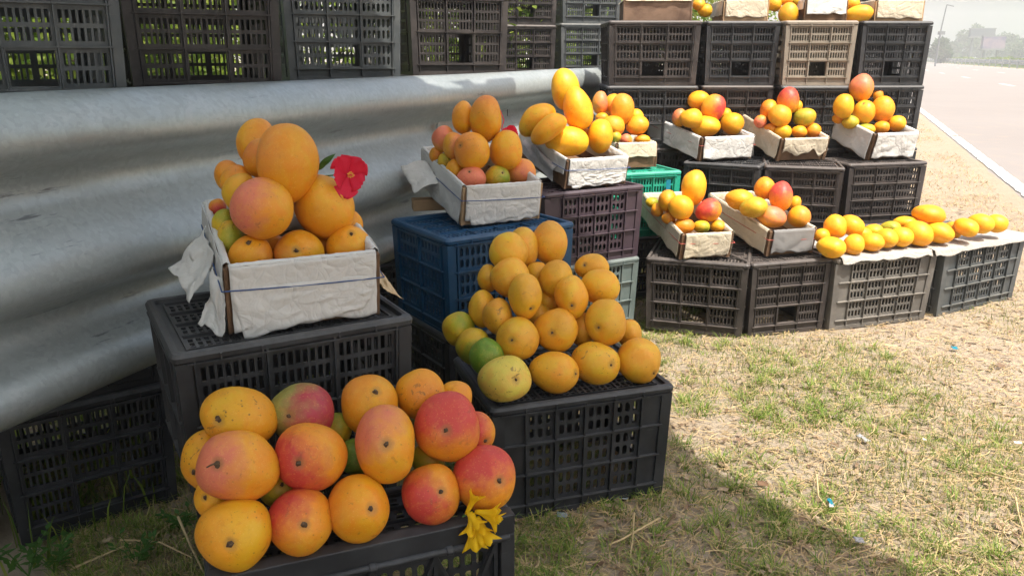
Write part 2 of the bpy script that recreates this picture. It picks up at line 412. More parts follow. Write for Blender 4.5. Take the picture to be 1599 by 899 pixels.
def tarp_mat():  # cloth of the added, unseen canopy; lets some fill light through
    m = bpy.data.materials.new('added_canopy_cloth'); m.use_nodes = True; t = m.node_tree
    b = t.nodes['Principled BSDF']; b.inputs['Base Color'].default_value = (0.60, 0.66, 0.72, 1); b.inputs['Roughness'].default_value = 0.6
    tr = t.nodes.new('ShaderNodeBsdfTranslucent'); tr.inputs[0].default_value = (0.70, 0.76, 0.81, 1)
    ms = t.nodes.new('ShaderNodeMixShader'); ms.inputs[0].default_value = 0.50
    t.links.new(b.outputs[0], ms.inputs[1]); t.links.new(tr.outputs[0], ms.inputs[2]); t.links.new(ms.outputs[0], t.nodes['Material Output'].inputs[0])
    return m
M['tarp'] = tarp_mat()

# ------------------------------------------------------------------ the ground and the road
def breaks(a, b, fine0, fine1, step, far):
    xs = list(np.arange(fine0, fine1 + 1e-6, step))
    d = step; x = fine0
    while x > a: d *= 1.35; x -= d; xs.insert(0, x)
    d = step; x = fine1
    while x < b: d *= 1.35; x += d; xs.append(x)
    return xs
gx = breaks(-900, 1600, -2.2, 4.2, 0.035, 0); gy = breaks(-60, 3000, 0.4, 6.5, 0.035, 0)
EDGE = 1.20
def ground_z(x, y):
    p = x*RN.x + y*RN.y
    k = max(0.0, min(1.0, (EDGE - 0.02 - p) / 0.5))
    far = max(0.0, 1 - max(0, y-6)/6)
    return -0.003 + k*far*(0.012*fbm(x*2.2, y*2.2) + 0.006*nz(x*17, y*17, 3)) if y < 12 else -0.003
mb = MB(); mb.grid([[(x, y, ground_z(x, y)) for x in gx] for y in gy])
tag(mb.build('ground', M['ground'], smooth=True), kind='structure')
road_edge_pts = []
mb = MB(); rr = random.Random(5)
S = [-30 + 0.12*i for i in range(700)] + [54 + 8*i for i in range(300)]
mb.grid([[rl(s, EDGE + (0.05*fbm(s*1.4, 2.0) if s < 54 else 0), -0.006), rl(s, EDGE+0.22, 0.003), rl(s, 13.2, 0.004)] for s in S])
tag(mb.build('road', M['road']), kind='structure')
mb = MB()
mb.grid([[rl(s, 1.29 + (0.016*fbm(s*7, 7.0) if s < 54 else 0), 0.005), rl(s, 1.395 + (0.016*fbm(s*7, 9.0) if s < 54 else 0), 0.0075)] for s in S])
tag(mb.build('road_edge_line', M['paint']), kind='structure')
for lat in (5.3, 9.0):
    for k in range(24):
        s0 = 9.6 + 12.0*k + (3 if lat > 6 else 0)
        q = MB(); q.grid([[rl(s0, lat, 0.009), rl(s0, lat+0.16, 0.009)], [rl(s0+3, lat, 0.009), rl(s0+3, lat+0.16, 0.009)]])
        tag(q.build('lane_dash', M['paint']), kind='structure')
q = MB(); q.grid([[rl(s, 12.6, 0.009), rl(s, 12.75, 0.009)] for s in (-30, 200, 2500)])
tag(q.build('far_edge_line', M['paint']), kind='structure')

# ------------------------------------------------------------------ guardrail (three-wave beam)
RAIL = 1.225                                     # crest distance to the left of the camera line
prof = [(.940, .082), (.936, .060), (.930, .044), (.914, .020), (.892, .004), (.866, .000), (.846, .006), (.832, .026), (.818, .058), (.804, .084), (.786, .096),
        (.762, .096), (.738, .082), (.706, .050), (.676, .022), (.650, .005), (.622, .000), (.602, .006), (.588, .026), (.574, .058), (.560, .084), (.544, .096),
        (.520, .094), (.498, .072), (.478, .038), (.462, .012), (.440, .000), (.420, .006), (.404, .024), (.392, .044), (.384, .060)]
gr = empty('guardrail', tuple(rl(-0.5, -RAIL)))
ang = math.atan2(ROAD.y, ROAD.x)
gr.rotation_euler = (0, 0, ang)                  # local x along the road, local y to the left, away from the fruit
tag(gr, 'dented grey galvanised three-wave steel guardrail running behind the fruit', 'guardrail')
def beam(x0, x1, off):
    b = MB(); nx = int((x1-x0)/0.08)
    P = []
    for i in range(nx+1):
        x = x0 + (x1-x0)*i/nx
        row = []
        for z, d in prof:
            dent = 0.003*nz(x*1.1, z*4, 4) + 0.0008*nz(x*6, z*9, 8)
            row.append((x, d + off + dent, z + 0.004*nz(x*0.8, 1, 1)))
        P.append(row)
    b.grid(P)
    o = b.build('beam', M['steel'], gr, True); thick(o, 0.004)
    return o
beam(-1.6, 5.0, 0.0); beam(4.9, 9.2, 0.006)
for x in (-0.9, 1.05, 3.0, 4.95, 6.9, 8.8):
    b = MB(); b.box(x-0.055, x+0.055, 0.21, 0.216, 0, .90); b.box(x-0.003, x+0.003, .216, .30, 0, .90); b.box(x-0.055, x+0.055, .30, .306, 0, .90)
    b.build('post', M['steel'], gr)
    b = MB(); b.box(x-0.05, x+0.05, 0.112, 0.208, .45, .85); b.build('spacer_block', M['steel'], gr)
for x in (1.05, 3.0, 4.95):
    for z in (.77, .53):
        b = MB(); b.tube([(x, .074, z), (x, .066, z)], .014, 10); b.build('bolt', M['steel'], gr)

# ------------------------------------------------------------------ plastic crates
CW, CD, CH = 0.44, 0.335, 0.28
def slot_panel(w, h, t, blocks, nx, rows, ny, mx, top, bot, gapx, gapz, window=False, ribs=True, oval=True, ribp=0.008, hs=1.0):
    """a moulded wall in x (width) and z (height); outer face at y = 0, inner at y = t; real slots"""
    b = MB()
    bw = (w - 2*mx - gapx*(blocks-1)) / blocks; cw = bw / nx
    bh = (h - top - bot - gapz*(rows-1)) / rows; ch = bh / ny
    X = [(-w/2, 0)]; xs = [-w/2, -w/2+mx]; kx = [0]
    for i in range(blocks):
        for j in range(nx): xs.append(xs[-1]+cw); kx.append(1 + i*10)
        if i < blocks-1: xs.append(xs[-1]+gapx); kx.append(0)
    xs.append(w/2); kx.append(0)
    zs = [0, bot]; kz = [0]
    for i in range(rows):
        for j in range(ny): zs.append(zs[-1]+ch); kz.append(1 + i*10)
        if i < rows-1: zs.append(zs[-1]+gapz); kz.append(0)
    zs.append(h); kz.append(0)
    mid = 1 + 10*(blocks//2)
    for i, a in enumerate(kx):
        for j, c in enumerate(kz):
            x0, x1, z0, z1 = xs[i], xs[i+1], zs[j], zs[j+1]
            if window and a == mid and (blocks % 2 == 1) and c == 1: 
                continue
            if a and c:
                hw, hh = (x1-x0)*0.31*hs, (z1-z0)*0.37*hs
                cx, cz = (x0+x1)/2, (z0+z1)/2
                k = 0.35 if oval else 0.0
                hole = [(cx-hw, cz-hh*(1-k)), (cx-hw*.45, cz-hh), (cx+hw*.45, cz-hh), (cx+hw, cz-hh*(1-k)), (cx+hw, cz+hh*(1-k)), (cx+hw*.45, cz+hh), (cx-hw*.45, cz+hh), (cx-hw, cz+hh*(1-k))]
                outer = [(x0, cz-hh*(1-k)), (cx-hw*.45, z0), (cx+hw*.45, z0), (x1, cz-hh*(1-k)), (x1, cz+hh*(1-k)), (cx+hw*.45, z1), (cx-hw*.45, z1), (x0, cz+hh*(1-k))]
                corners = {0: (x0, z0), 2: (x1, z0), 4: (x1, z1), 6: (x0, z1)}
                for y, flip in ((0, False), (t, True)):
                    n = len(b.v)
                    b.v += [(x, y, z) for x, z in hole] + [(x, y, z) for x, z in outer] + [(x, y, z) for x, z in corners.values()]
                    for q in range(8):
                        q2 = (q+1) % 8
                        f = (n+8+q, n+16+q//2, n+8+q2, n+q2, n+q) if q in corners else (n+8+q, n+8+q2, n+q2, n+q)
                        b.f.append(f[::-1] if flip else f)
                n = len(b.v)
                b.v += [(x, 0, z) for x, z in hole] + [(x, t, z) for x, z in hole]
                for q in range(8):
                    q2 = (q+1) % 8
                    b.f.append((n+q, n+q2, n+8+q2, n+8+q))
            else:
                b.quad((x0, 0, z0), (x1, 0, z0), (x1, 0, z1), (x0, 0, z1))
                b.quad((x0, t, z0), (x0, t, z1), (x1, t, z1), (x1, t, z0))
    if window:
        # lip round the hand opening
        i0 = kx.index(mid); x0 = xs[i0]; x1 = xs[i0+nx]; z0, z1 = bot, bot+ch*ny
        b.box(x0-.004, x1+.004, -.006, t+.004, z0-.005, z0); b.box(x0-.004, x1+.004, -.006, t+.004, z1, z1+.005)
        b.box(x0-.004, x0, -.006, t+.004, z0, z1); b.box(x1, x1+.004, -.006, t+.004, z0, z1)
    if ribs:
        x = -w/2+mx
        vx = [x - 0.006]
        for i in range(blocks-1): vx.append(x + bw*(i+1) + gapx*(i+0.5))
        vx.append(w/2-mx+0.006)
        for x in vx: b.box(x-.002, x+.002, -ribp, .001, .001, h-.001)
        z = bot
        vz = [z - 0.006]
        for i in range(rows-1): vz.append(z + bh*(i+1) + gapz*(i+.5))
        vz.append(h-top+.006)
        for z in vz: b.box(-w/2+.001, w/2-.001, -ribp-.002, .0012, z-.0015, z+.0015)
    return b
STY = {   # blocks, slots per block (long / short), rows, sub-rows
    'fine':  dict(L=(3, 7), S=(3, 5), rows=3, ny=2, oval=False),
    'broad': dict(L=(4, 3), S=(3, 3), rows=3, ny=2, oval=True, mx=.062),
    'wide': dict(L=(4, 4), S=(3, 4), rows=3, ny=2, oval=False, mx=.058),
    'tall':  dict(L=(3, 8), S=(3, 6), rows=2, ny=3, oval=False),
    'mid':   dict(L=(3, 6), S=(2, 6), rows=3, ny=2, oval=True),
}
CM = {}
def rot_panel(b, k, w, d):
    """put a panel onto side k (0 front -y, 1 right +x, 2 back +y, 3 left -x)"""
    def f(v):
        x, y, z = v
        if k == 0: return (x, y - d/2, z)
        if k == 2: return (-x, d/2 - y, z)
        if k == 1: return (w/2 - y, x, z)
        return (-w/2 + y, -x, z)
    return b.map(f)
def taper(v):
    k = 1 - 0.045*(1 - v[2]/CH)
    return (v[0]*k, v[1]*k, v[2])
def crate_meshes(style, matkey, window, see=False):
    key = (style, matkey, window, see)
    if key in CM: return CM[key]
    st = STY[style]; mat = M[matkey]; T = 0.004; out = []
    ww, dd = CW-.018, CD-.018
    for k in (0, 1, 2, 3):
        wl = (ww if k in (0, 2) else dd) - 0.03
        bl, nx = st['L'] if k in (0, 2) else st['S']
        p = slot_panel(wl, CH-.027, T, bl, nx, st['rows'], st['ny'], st.get('mx', .018) if k in (0, 2) else 0.022, 0.012, 0.03, 0.014, 0.012, window and bl == 3 and k != 2, True, st['oval'], hs=.5 if k == 2 and not see else 1.0)
        p.map(lambda v: (v[0], v[1], v[2]+.012))
        rot_panel(p, k, ww, dd).map(taper)
        out.append(('side_wall' if k in (0, 2) else 'end_wall', p.mesh('crate_wall', mat)))
    for sx in (-1, 1):
        for sy in (-1, 1):
            p = MB()
            # angled corner post: two flanges and a rounded spine
            x, y = sx*(ww/2), sy*(dd/2)
            p.box(min(x-sx*.022, x+sx*.004), max(x-sx*.022, x+sx*.004), min(y, y+sy*.005), max(y, y+sy*.005), .004, CH-.02)
            p.box(min(x, x+sx*.005), max(x, x+sx*.005), min(y-sy*.022, y), max(y-sy*.022, y), .0045, CH-.0205)
            p.tube([(x, y, .005), (x, y, CH-.021)], .0048, 8)
            p.map(taper)
            out.append(('corner_post', p.mesh('crate_corner', mat)))
    # rim: ring with a lip, standing a little above the deck
    p = MB()
    r0, r1 = CW/2, CD/2
    prof_r = [(0.009, -.018), (0.001, -.016), (0.0, -.008), (0.004, -.002), (0.010, 0.0), (0.016, -.002), (0.018, -.010), (0.030, -.011), (0.032, -.016)]
    ring = []
    for (i, dz) in prof_r:
        pts = []
        cr = 0.014
        for (sx, sy, a0) in ((1, 1, 0), (-1, 1, 90), (-1, -1, 180), (1, -1, 270)):
            for a in (0, 30, 60, 90):
                aa = math.radians(a0 + a)
                rr_ = max(cr - i*0.3, .004)
                pts.append((sx*(r0-i-rr_) + rr_*math.cos(aa), sy*(r1-i-rr_) + rr_*math.sin(aa), CH+dz))
        pts.append(pts[0]); ring.append(pts)
    p.grid(ring)
    for x in (-.14, -.07, .07, .14): 
        for sy in (-1, 1): p.box(x-.0015, x+.0015, min(sy*(r1+.002), sy*(r1-.02)), max(sy*(r1+.002), sy*(r1-.02)), CH-.0195, CH-.008)
    me = p.mesh('crate_rim', mat); out.append(('rim', me))
    # foot ring
    p = MB()
    a, c = ww/2+.004, dd/2+.004
    p.box(-a, a, -c, -c+.008, 0, .014); p.box(-a, a, c-.008, c, 0, .014); p.box(-a, -a+.008, -c+.008, c-.008, 0, .0135); p.box(a-.008, a, -c+.008, c-.008, 0, .0135)
    p.map(taper); out.append(('foot_ring', p.mesh('crate_foot', mat)))
    # deck: slotted panel lying just under the lip
    p = slot_panel(CW-.065, CD-.065, .004, 4, 6, 4, 3, .006, .006, .006, .010, .010, False, True, False, .004)
    p.map(lambda v: (v[0], v[2]-(CD-.065)/2, CH-.011-v[1]))
    out.append(('deck', p.mesh('crate_deck', mat)))
    CM[key] = out
    return out
bgp = 'crate stacks behind the guardrail'
def crate(c, yaw, zb, style, mat, label, size=(1, 1, 1), window=False, group=None, tilt=(0, 0), cat='crate'):
    """c = centre of the footprint, zb = height of the underside"""
    o = empty('plastic_crate', (c[0], c[1], zb))
    o.rotation_euler = (tilt[0], tilt[1], yaw); o.scale = size
    tag(o, label, cat, group)
    for nm, me in crate_meshes(style, mat, window, group == bgp):
        link(bpy.data.objects.new(nm, me), o)
    return o
def crate_px(L, R, zt, h, depth, **kw):
    """front top edge from pixel L to pixel R at height zt"""
    A, B = atz(L[0], L[1], zt), atz(R[0], R[1], zt)
    return crate_ab(A, B, zt, h, depth, **kw)
def crate_ab(A, B, zt, h, depth, below=0, pitch=None, labels=None, mats=None, **kw):
    A, B = Vector((A[0], A[1], 0)), Vector((B[0], B[1], 0))
    u = (B-A); wd = u.length; u.normalize(); n = Vector((-u.y, u.x, 0))
    c = (A+B)/2 + n*depth/2
    yaw = math.atan2(u.y, u.x)
    rj = random.Random(int(abs(c.x*1000)) + 7)
    res = []
    for k in range(below+1):
        kk = dict(kw)
        if labels: kk['label'] = labels[k]
        if mats: kk['mat'] = mats[k]
        j = (rj.uniform(-.006, .006), rj.uniform(-.006, .006), rj.uniform(-.02, .02)) if k else (0, 0, 0)
        top = zt - k*(pitch or h)
        hh = h if top - h > -0.02 else top
        res.append(crate((c.x+j[0], c.y+j[1]), yaw+j[2], max(top-hh, 0.0), size=(wd/CW, depth/CD, hh/CH), **kk))
    return res

# ------ front group
Z2 = 0.55
crate_px((266, 556), (648, 492), Z2, .28, .36, style='tall', mat='charcoal', group='crates in the front cluster',
         label='charcoal plastic crate under the fruit tray beside the guardrail and red hibiscus')
_a, _b = atz(266, 556, Z2), atz(648, 492, Z2); _u = (_b-_a).normalized(); _n = Vector((-_u.y, _u.x, 0))
crate_ab(_a+_u*.035+_n*.03, _b-_u*.03+_n*.03, .272, .272, .30, style='tall', mat='black', group='crates in the front cluster',
         label='black crate at the bottom of the stack hidden behind the nearest mangoes')
crate_px((766, 640), (1056, 600), .285, .285, .335, style='broad', mat='black', group='crates in the front cluster',
         label='black plastic crate on the grass carrying the tall pyramid of yellow mangoes')
crate_px((697, 374), (899, 346), Z2, .28, .34, below=1, pitch=.27, style='mid', mat='blue', mats=['blue', 'black'], group='crates in the front cluster',
         labels=['navy blue plastic crate under a paper-lined tray behind the yellow mango pyramid', 'black crate directly beneath the navy blue crate'])
crate_px((850, 303), (1008, 288), Z2, .275, .34, below=1, pitch=.27, style='broad', mat='mauve', mats=['mauve', 'sage'], group='crates in the front cluster',
         labels=['dull mauve plastic crate carrying the tray of long yellow mangoes', 'grey-green plastic crate under the dull mauve crate'])
gc = crate_px((942, 272), (1066, 266), Z2, .28, .34, below=1, pitch=.27, style='fine', mat='green', mats=['green', 'charcoal'], group='crates in the front cluster',
         labels=['bright green plastic crate behind the mauve crate', 'dark crate beneath the bright green crate'])

# nearest crate: lies on its long side, ribbed base towards the camera
def side_crate():
    A, B = atz(322, 904, .305), atz(803, 800, .305)
    u = Vector((B.x-A.x, B.y-A.y, 0)); wd = u.length; u.normalize(); n = Vector((-u.y, u.x, 0))
    dep, ht = .155, .305
    c = (A+B)/2 + n*dep/2
    o = empty('plastic_crate', (c.x, c.y, 0)); o.rotation_euler = (0, 0, math.atan2(u.y, u.x))
    tag(o, 'black plastic crate lying on its side, nearest the camera, heaped with red and orange mangoes', 'crate', 'crates in the front cluster')
    mat = M['black']
    # base panel now facing the camera
    p = slot_panel(wd-.05, ht-.05, .005, 4, 4, 2, 3, .02, .03, .02, .02, .02, False, False, True)
    p.map(lambda v: (v[0], v[1]-dep/2+.012, v[2]+.02)); p.build('base_panel', mat, o)
    r = MB(); w2 = wd/2-.03; z0, z1 = .03, ht-.05; y = -dep/2+.008
    for i in range(4):
        xa = -w2 + i*w2/2; xb = xa + w2/2
        r.bar((xa, y, z0), (xb, y, z1), .005, .012, (0, 1, 0)); r.bar((xa, y, z1), (xb, y, z0), .005, .011, (0, 1, 0))
    for i in range(5): r.box(-w2+i*w2/2-.003, -w2+i*w2/2+.003, y-.005, y+.006, z0, z1)
    r.build('cross_brace', mat, o)
    for i in range(4):
        xc = -w2 + (i+.5)*w2/2; zc = (z0+z1)/2
        q = MB(); q.tube([(xc, y+.006, zc), (xc, y-.010, zc)], .014, 16); q.build('boss', mat, o)
    # frame round the base
    f = MB(); a = wd/2
    f.box(-a, a, -dep/2-.004, -dep/2+.022, ht-.034, ht); f.box(-a, a, -dep/2-.004, -dep/2+.022, 0, .022)
    f.box(-a, -a+.024, -dep/2-.0035, -dep/2+.022, .022, ht-.034); f.box(a-.024, a, -dep/2-.0035, -dep/2+.022, .022, ht-.034)
    f.tube([(-a+.1, -dep/2-.005, ht-.038), (a-.01, -dep/2-.005, ht-.038)], .006, 8)
    for x in (-.12, 0, .12): f.tube([(x-.006, -dep/2-.005, ht-.038), (x+.006, -dep/2-.005, ht-.038)], .0085, 8)
    fo = f.build('rim', mat, o); bv = fo.modifiers.new('b', 'BEVEL'); bv.width = .005; bv.segments = 3
    # upper wall that carries the fruit, lower wall and ends
    p = slot_panel(wd-.03, dep-.03, .004, 4, 4, 3, 2, .012, .01, .01, .012, .012, False, True, True, .004)
    p.map(lambda v: (v[0], v[2]-dep/2+.02, ht-.014-v[1])); p.build('side_wall', mat, o)
    p = slot_panel(wd-.03, dep-.03, .004, 4, 4, 3, 2, .012, .01, .01, .012, .012, False, False, True)
    p.map(lambda v: (v[0], v[2]-dep/2+.02, .012-v[1])); p.build('side_wall', mat, o)
    for sx in (-1, 1):
        p = slot_panel(dep-.03, ht-.04, .004, 3, 3, 3, 2, .012, .01, .02, .012, .012, False, True, True)
        if sx > 0: p.map(lambda v: (a-.006-v[1], v[0]+.01, v[2]+.01))
        else: p.map(lambda v: (-a+.006+v[1], -v[0]+.01, v[2]+.01))
        p.build('end_wall', mat, o)
    f = MB()
    f.box(-a, -a+.018, -dep/2+.023, dep/2, ht-.022, ht-.001); f.box(a-.018, a, -dep/2+.023, dep/2, ht-.022, ht-.001); f.box(-a+.018, a-.018, dep/2-.014, dep/2, ht-.022, ht-.0015)
    fo = f.build('corner_rail', mat, o); bv = fo.modifiers.new('b', 'BEVEL'); bv.width = .004; bv.segments = 2
    return o, A, B, u, n
NEAR, NA, NB, NU, NN = side_crate()

# ------ front row on the grass (four crates), second row behind it, tall stacks at the back
crate_px((1008, 401), (1172, 413), .285, .285, .36, style='fine', mat='brown', window=True, group='front row crates on the grass', label='dark crate at the left end of the row on the grass, under a mango tray')
crate_px((1176, 412), (1303, 402), .285, .285, .36, style='fine', mat='brown', window=True, group='front row crates on the grass', label='dark crate second from the left in the row on the grass')
crate_px((1305, 404), (1468, 389), .285, .285, .36, style='wide', mat='grey', group='front row crates on the grass', label='weathered grey crate with mangoes on white paper, second from the right in its row', tilt=(.01, 0))
crate_px((1478, 388), (1606, 366), .285, .285, .36, style='wide', mat='slate', group='front row crates on the grass', label='slate grey crate at the right end of the row on the grass')
lb = MB(); lb.box(.125, .150, -.176, -.1745, .20, .245); lb = lb.build('label', M['teal']); lb.parent = gc[0]
r2 = 'second row of crates behind the grass'
crate_px((1066, 252), (1188, 259), Z2, .275, .36, below=1, style='fine', mat='charcoal', group=r2, labels=['charcoal crate under the left tray of the second row', 'hidden lower crate under the left tray of the second row'])
crate_px((1194, 258), (1321, 262), Z2, .275, .36, below=1, style='fine', mat='brown', group=r2, labels=['brown-black crate under the middle tray of the second row', 'lower brown-black crate under the middle tray of the second row'])
crate_px((1327, 256), (1451, 252), Z2, .275, .36, below=1, style='fine', mat='brown', group=r2, labels=['brown-black crate under the right tray of the second row, beside the road', 'lower brown-black crate under the right tray of the second row'])
def atYl(x, y, Y, ztop): return atY(x, y, Y)
tg = 'tall crate stacks at the back'
def tall(xl, xr, yt, Y0, Y1, n, mats, names, window=True, style='fine', h=.29, depth=.36, grp=tg, zt=None):
    A = atY(xl, yt, Y0); B = atY(xr, yt, Y1)
    z = n*h
    return crate_ab(A, B, z, h, depth, below=n-1, style=style, mat='charcoal', mats=mats, labels=names, window=window, group=grp)
def nm(col, where, n):
    lev = ['topmost', 'second from the top', 'third from the top', 'fourth from the top', 'lowest']
    return [f'{col if isinstance(col, str) else col[k]} crate {where}, {lev[k]}' for k in range(n)]
tall(950, 1098, 28, 3.86, 3.86, 4, ['brown', 'charcoal', 'brown', 'charcoal'], nm('dark brown-grey', 'in the leftmost tall back stack', 4))
tall(1104, 1222, 28, 3.90, 3.90, 4, ['charcoal', 'brown', 'brown', 'charcoal'], nm('dark charcoal', 'in the back stack left of the bleached one', 4))
tall(1227, 1342, 42, 3.86, 3.86, 4, ['cream', 'charcoal', 'brown', 'charcoal'], nm(['sun-bleached cream', 'dark', 'dark', 'dark'], 'in the bleached crate\'s back stack', 4))
tall(1348, 1460, 36, 3.90, 3.92, 4, ['charcoal', 'charcoal', 'black', 'charcoal'], nm('dark charcoal', 'in the back stack beside the road', 4))
tall(1348, 1456, -60, 4.30, 4.32, 5, ['charcoal']*5, nm('black', 'in the rearmost stack beside the road', 5))

tall(960, 1090, 34, 4.42, 4.40, 4, ['charcoal', 'black', 'black', 'black'], nm('black', 'in the rear row behind the leftmost tall stack', 4))
tall(1100, 1205, 34, 4.42, 4.45, 4, ['brown', 'black', 'black', 'black'], nm('dark', 'in the rear row left of the bleached one', 4))
tall(1215, 1325, 36, 4.40, 4.42, 4, ['charcoal', 'black', 'black', 'black'], nm('dark', 'in the rear row behind the bleached one', 4))
# ------ stacks behind the guardrail
bgp = 'crate stacks behind the guardrail'
def stack(xl, xr, yaw_deg, w, n, h, mats, names, style='fine', depth=.335, window=True, right_at=None, tilt=(0, 0)):
    th = math.radians(yaw_deg); u = Vector((math.cos(th), math.sin(th), 0))
    a = ray(xl, HZ); c = ray(xr, HZ)
    # L = s*a, R = t*c, R - L = w*u
    det = -a.x*c.y + c.x*a.y
    s = (w*u.x*c.y - w*u.y*c.x) / (-(a.x*c.y - a.y*c.x)) * 1.0
    A = Vector((a.x*s, a.y*s, 0))
    if A.y < 0: A = -A
    B = A + u*w
    off = -(A.x*RN.x + A.y*RN.y); off2 = -(B.x*RN.x+B.y*RN.y)
    print('stack', xl, xr, [round(q, 2) for q in (*A[:2], *B[:2])], 'rail offsets', round(off, 2), round(off2, 2))
    return crate_ab(A, B, n*h, h, depth, below=n-1, pitch=h, style=style, mat='charcoal', mats=mats, labels=names, window=window, group=bgp, tilt=tilt)
stack(-122, 203, 36, .34, 4, .30, ['slate', 'black', 'black', 'black'], nm(['slate grey', 'black', 'black', 'black'], 'in the leftmost stack behind the guardrail', 4), depth=.44)
crate_ab((-1.385, 1.295), (-1.10, 1.500), .285, .285, .44, style='fine', mat='black', window=True, group=bgp, label='black crate on the grass at the left picture edge, under the rail')
stack(195, 446, 27, .365, 4, .30, ['brown', 'black', 'black', 'black'], nm(['dark brownish', 'black', 'black', 'black'], 'second stack from the left behind the guardrail', 4), depth=.44)
stack(446, 632, 27, .385, 4, .308, ['slate', 'black', 'black', 'black'], nm(['slate', 'black', 'black', 'black'], 'third stack from the left behind the guardrail', 4), style='mid', depth=.44)
stack(641, 797, 27, .435, 4, .31, ['brown', 'brown', 'black', 'black'], nm(['brownish', 'brownish', 'black', 'black'], 'fourth stack from the left behind the guardrail', 4), style='tall', depth=.44)
stack(772, 871, 20, .40, 5, .295, ['brown', 'brown', 'brown', 'black', 'black'], nm('dull brown', 'in the stack behind the far rail end', 5), depth=.36)
stack(876, 970, 20, .42, 5, .30, ['slate', 'slate', 'slate', 'black', 'black'], nm('dark blue-green tinted', 'in the stack left of the tall stacks', 5), depth=.36)

# ------------------------------------------------------------------ trays
def sheet(P0, ux, uz, w, h, nx, nz_, amp, seed, ragged=0.0, out=None, curl=0.0):
    """a crumpled paper sheet hanging from P0; ux across, uz downwards, out = outward normal"""
    b = MB(); out = Vector(out); ux = Vector(ux); uz = Vector(uz); P0 = Vector(P0)
    P = []
    for j in range(nz_+1):
        row = []
        for i in range(nx+1):
            s, t = i/nx, j/nz_
            hh = h*(1 - ragged*(0.5+0.9*nz(s*5+seed, seed*1.7, 2.0)))
            n1 = abs(nz(s*w*9+seed+t*h*4, t*h*11, seed)) + 0.35*abs(nz(s*w*24, t*h*22+seed, 4)) + .12*abs(nz(s*w*60, t*h*60, seed))
            d = amp*(n1*1.2) * (0.25+0.75*t) + curl*t*t
            row.append(P0 + ux*(s*w + 0.15*ragged*h*nz(t*4, seed)*t) + uz*(t*hh) + out*d)
        P.append(row)
    b.grid(P); return b
def tray(L, z, yaw, w, dep, h, label, style='white', string='string', drape=(1.0, 1.0), seed=1, R=None, wallmat='board', flare=0.0, group='fruit trays', top=None, tilt=0.0, rag0=.12):
    A = atz(L[0], L[1], z); u = Vector((math.cos(math.radians(yaw)), math.sin(math.radians(yaw)), 0)); n = Vector((-u.y, u.x, 0))
    tl = math.radians(tilt); nt_ = n*math.cos(tl) + Vector((0, 0, math.sin(tl))); kt = Vector((0, 0, math.cos(tl))) - n*math.sin(tl)
    A = A + Vector((0, 0, .001))
    if R:                                    # width from the right front corner
        r = ray(*R); r2 = EYE + r*((z-CAMH)/r.z); w = (r2-A).dot(u)
    if top is not None:                      # height from the pixel row of the top front edge
        P = ray(L[0], top); t = ((A-EYE).dot(n)) / P.dot(n); h = (EYE + P*t).z - z
    print('tray', label[:30], 'A', [round(q, 2) for q in A], 'w %.3f h %.3f dep %.3f' % (w, h, dep))
    o = empty('fruit_tray', tuple(A + u*w/2 + nt_*dep/2)); o.rotation_euler = (tl, 0, math.atan2(u.y, u.x))
    tag(o, label, 'tray', group)
    pm = M['paper'] if style == 'white' else M['newsprint']
    fm = {'greyfront': M['greyboard']}.get(style, pm)
    bm_ = M[wallmat]; t = .005
    x0, x1, y0, y1 = -w/2, w/2, -dep/2, dep/2
    fl = flare
    def board(name, pts, mat=bm_):
        b = MB(); nb = len(b.v)
        b.v += pts; b.f += [(0,1,2,3),(7,6,5,4),(0,4,5,1),(1,5,6,2),(2,6,7,3),(3,7,4,0)]
        return b.build(name, mat, o)
    b = MB(); b.box(x0+t, x1-t, y0+t, y1-t, .001, .006); b.build('floor_board', bm_, o)
    board('end_board', [(x0, y0, 0), (x1, y0, 0), (x1, y0+t, 0), (x0, y0+t, 0), (x0-fl, y0-fl, h), (x1+fl, y0-fl, h), (x1+fl, y0+t-fl, h), (x0-fl, y0+t-fl, h)])
    board('end_board', [(x0, y1-t, 0), (x1, y1-t, 0), (x1, y1, 0), (x0, y1, 0), (x0-fl, y1-t+fl, h), (x1+fl, y1-t+fl, h), (x1+fl, y1+fl, h), (x0-fl, y1+fl, h)])
    board('side_board', [(x0, y0+t, 0), (x0+t, y0+t, 0), (x0+t, y1-t, 0), (x0, y1-t, 0), (x0-fl, y0+t-fl, h), (x0+t-fl, y0+t-fl, h), (x0+t-fl, y1-t+fl, h), (x0-fl, y1-t+fl, h)])
    board('side_board', [(x1-t, y0+t, 0), (x1, y0+t, 0), (x1, y1-t, 0), (x1-t, y1-t, 0), (x1-t+fl, y0+t-fl, h), (x1+fl, y0+t-fl, h), (x1+fl, y1-t+fl, h), (x1-t+fl, y1-t+fl, h)])
    for sx in (x0-.002, x1+.002):
        b = MB(); q = .0065 if flare else .003; b.box(sx-q, sx+q, y0-.0035-fl*.6, y0+.010, 0, h*0.985); b.build('corner_strip', bm_, o)
    # paper wraps: front, both sides; each folded over the edge to the inside
    def wrap(px, py, ux, out, width, drop, sd, inset=.006, rag=0.12, pm=pm):
        base = Vector((px, py, h+.003)); out = Vector(out)
        s = sheet(base + out*.003, ux, Vector((0, 0, -1)), width, h*drop, 36, 18, .010, sd, rag, out)
        # inner fold and top
        ux = Vector(ux)
        P = []
        for (o_, dz) in ((.003, 0), (-.003, .004), (-.009, 0), (-.011, -.02), (-.012, -h*.6)):
            P.append([tuple(base + ux*(width*i/36) + out*(o_) + Vector((0, 0, dz + .0015*nz(i*.6+sd, dz*50)))) for i in range(37)])
        s.grid(P)
        po = s.build('paper_wrap', pm, o, True); thick(po, .0007); return po
    fx = .012 if flare else .003
    wrap(x0+fx-fl, y0-.004-fl, (1, 0, 0), (0, -1, 0), w-2*fx+2*fl, drape[0], seed, rag=rag0, pm=fm)
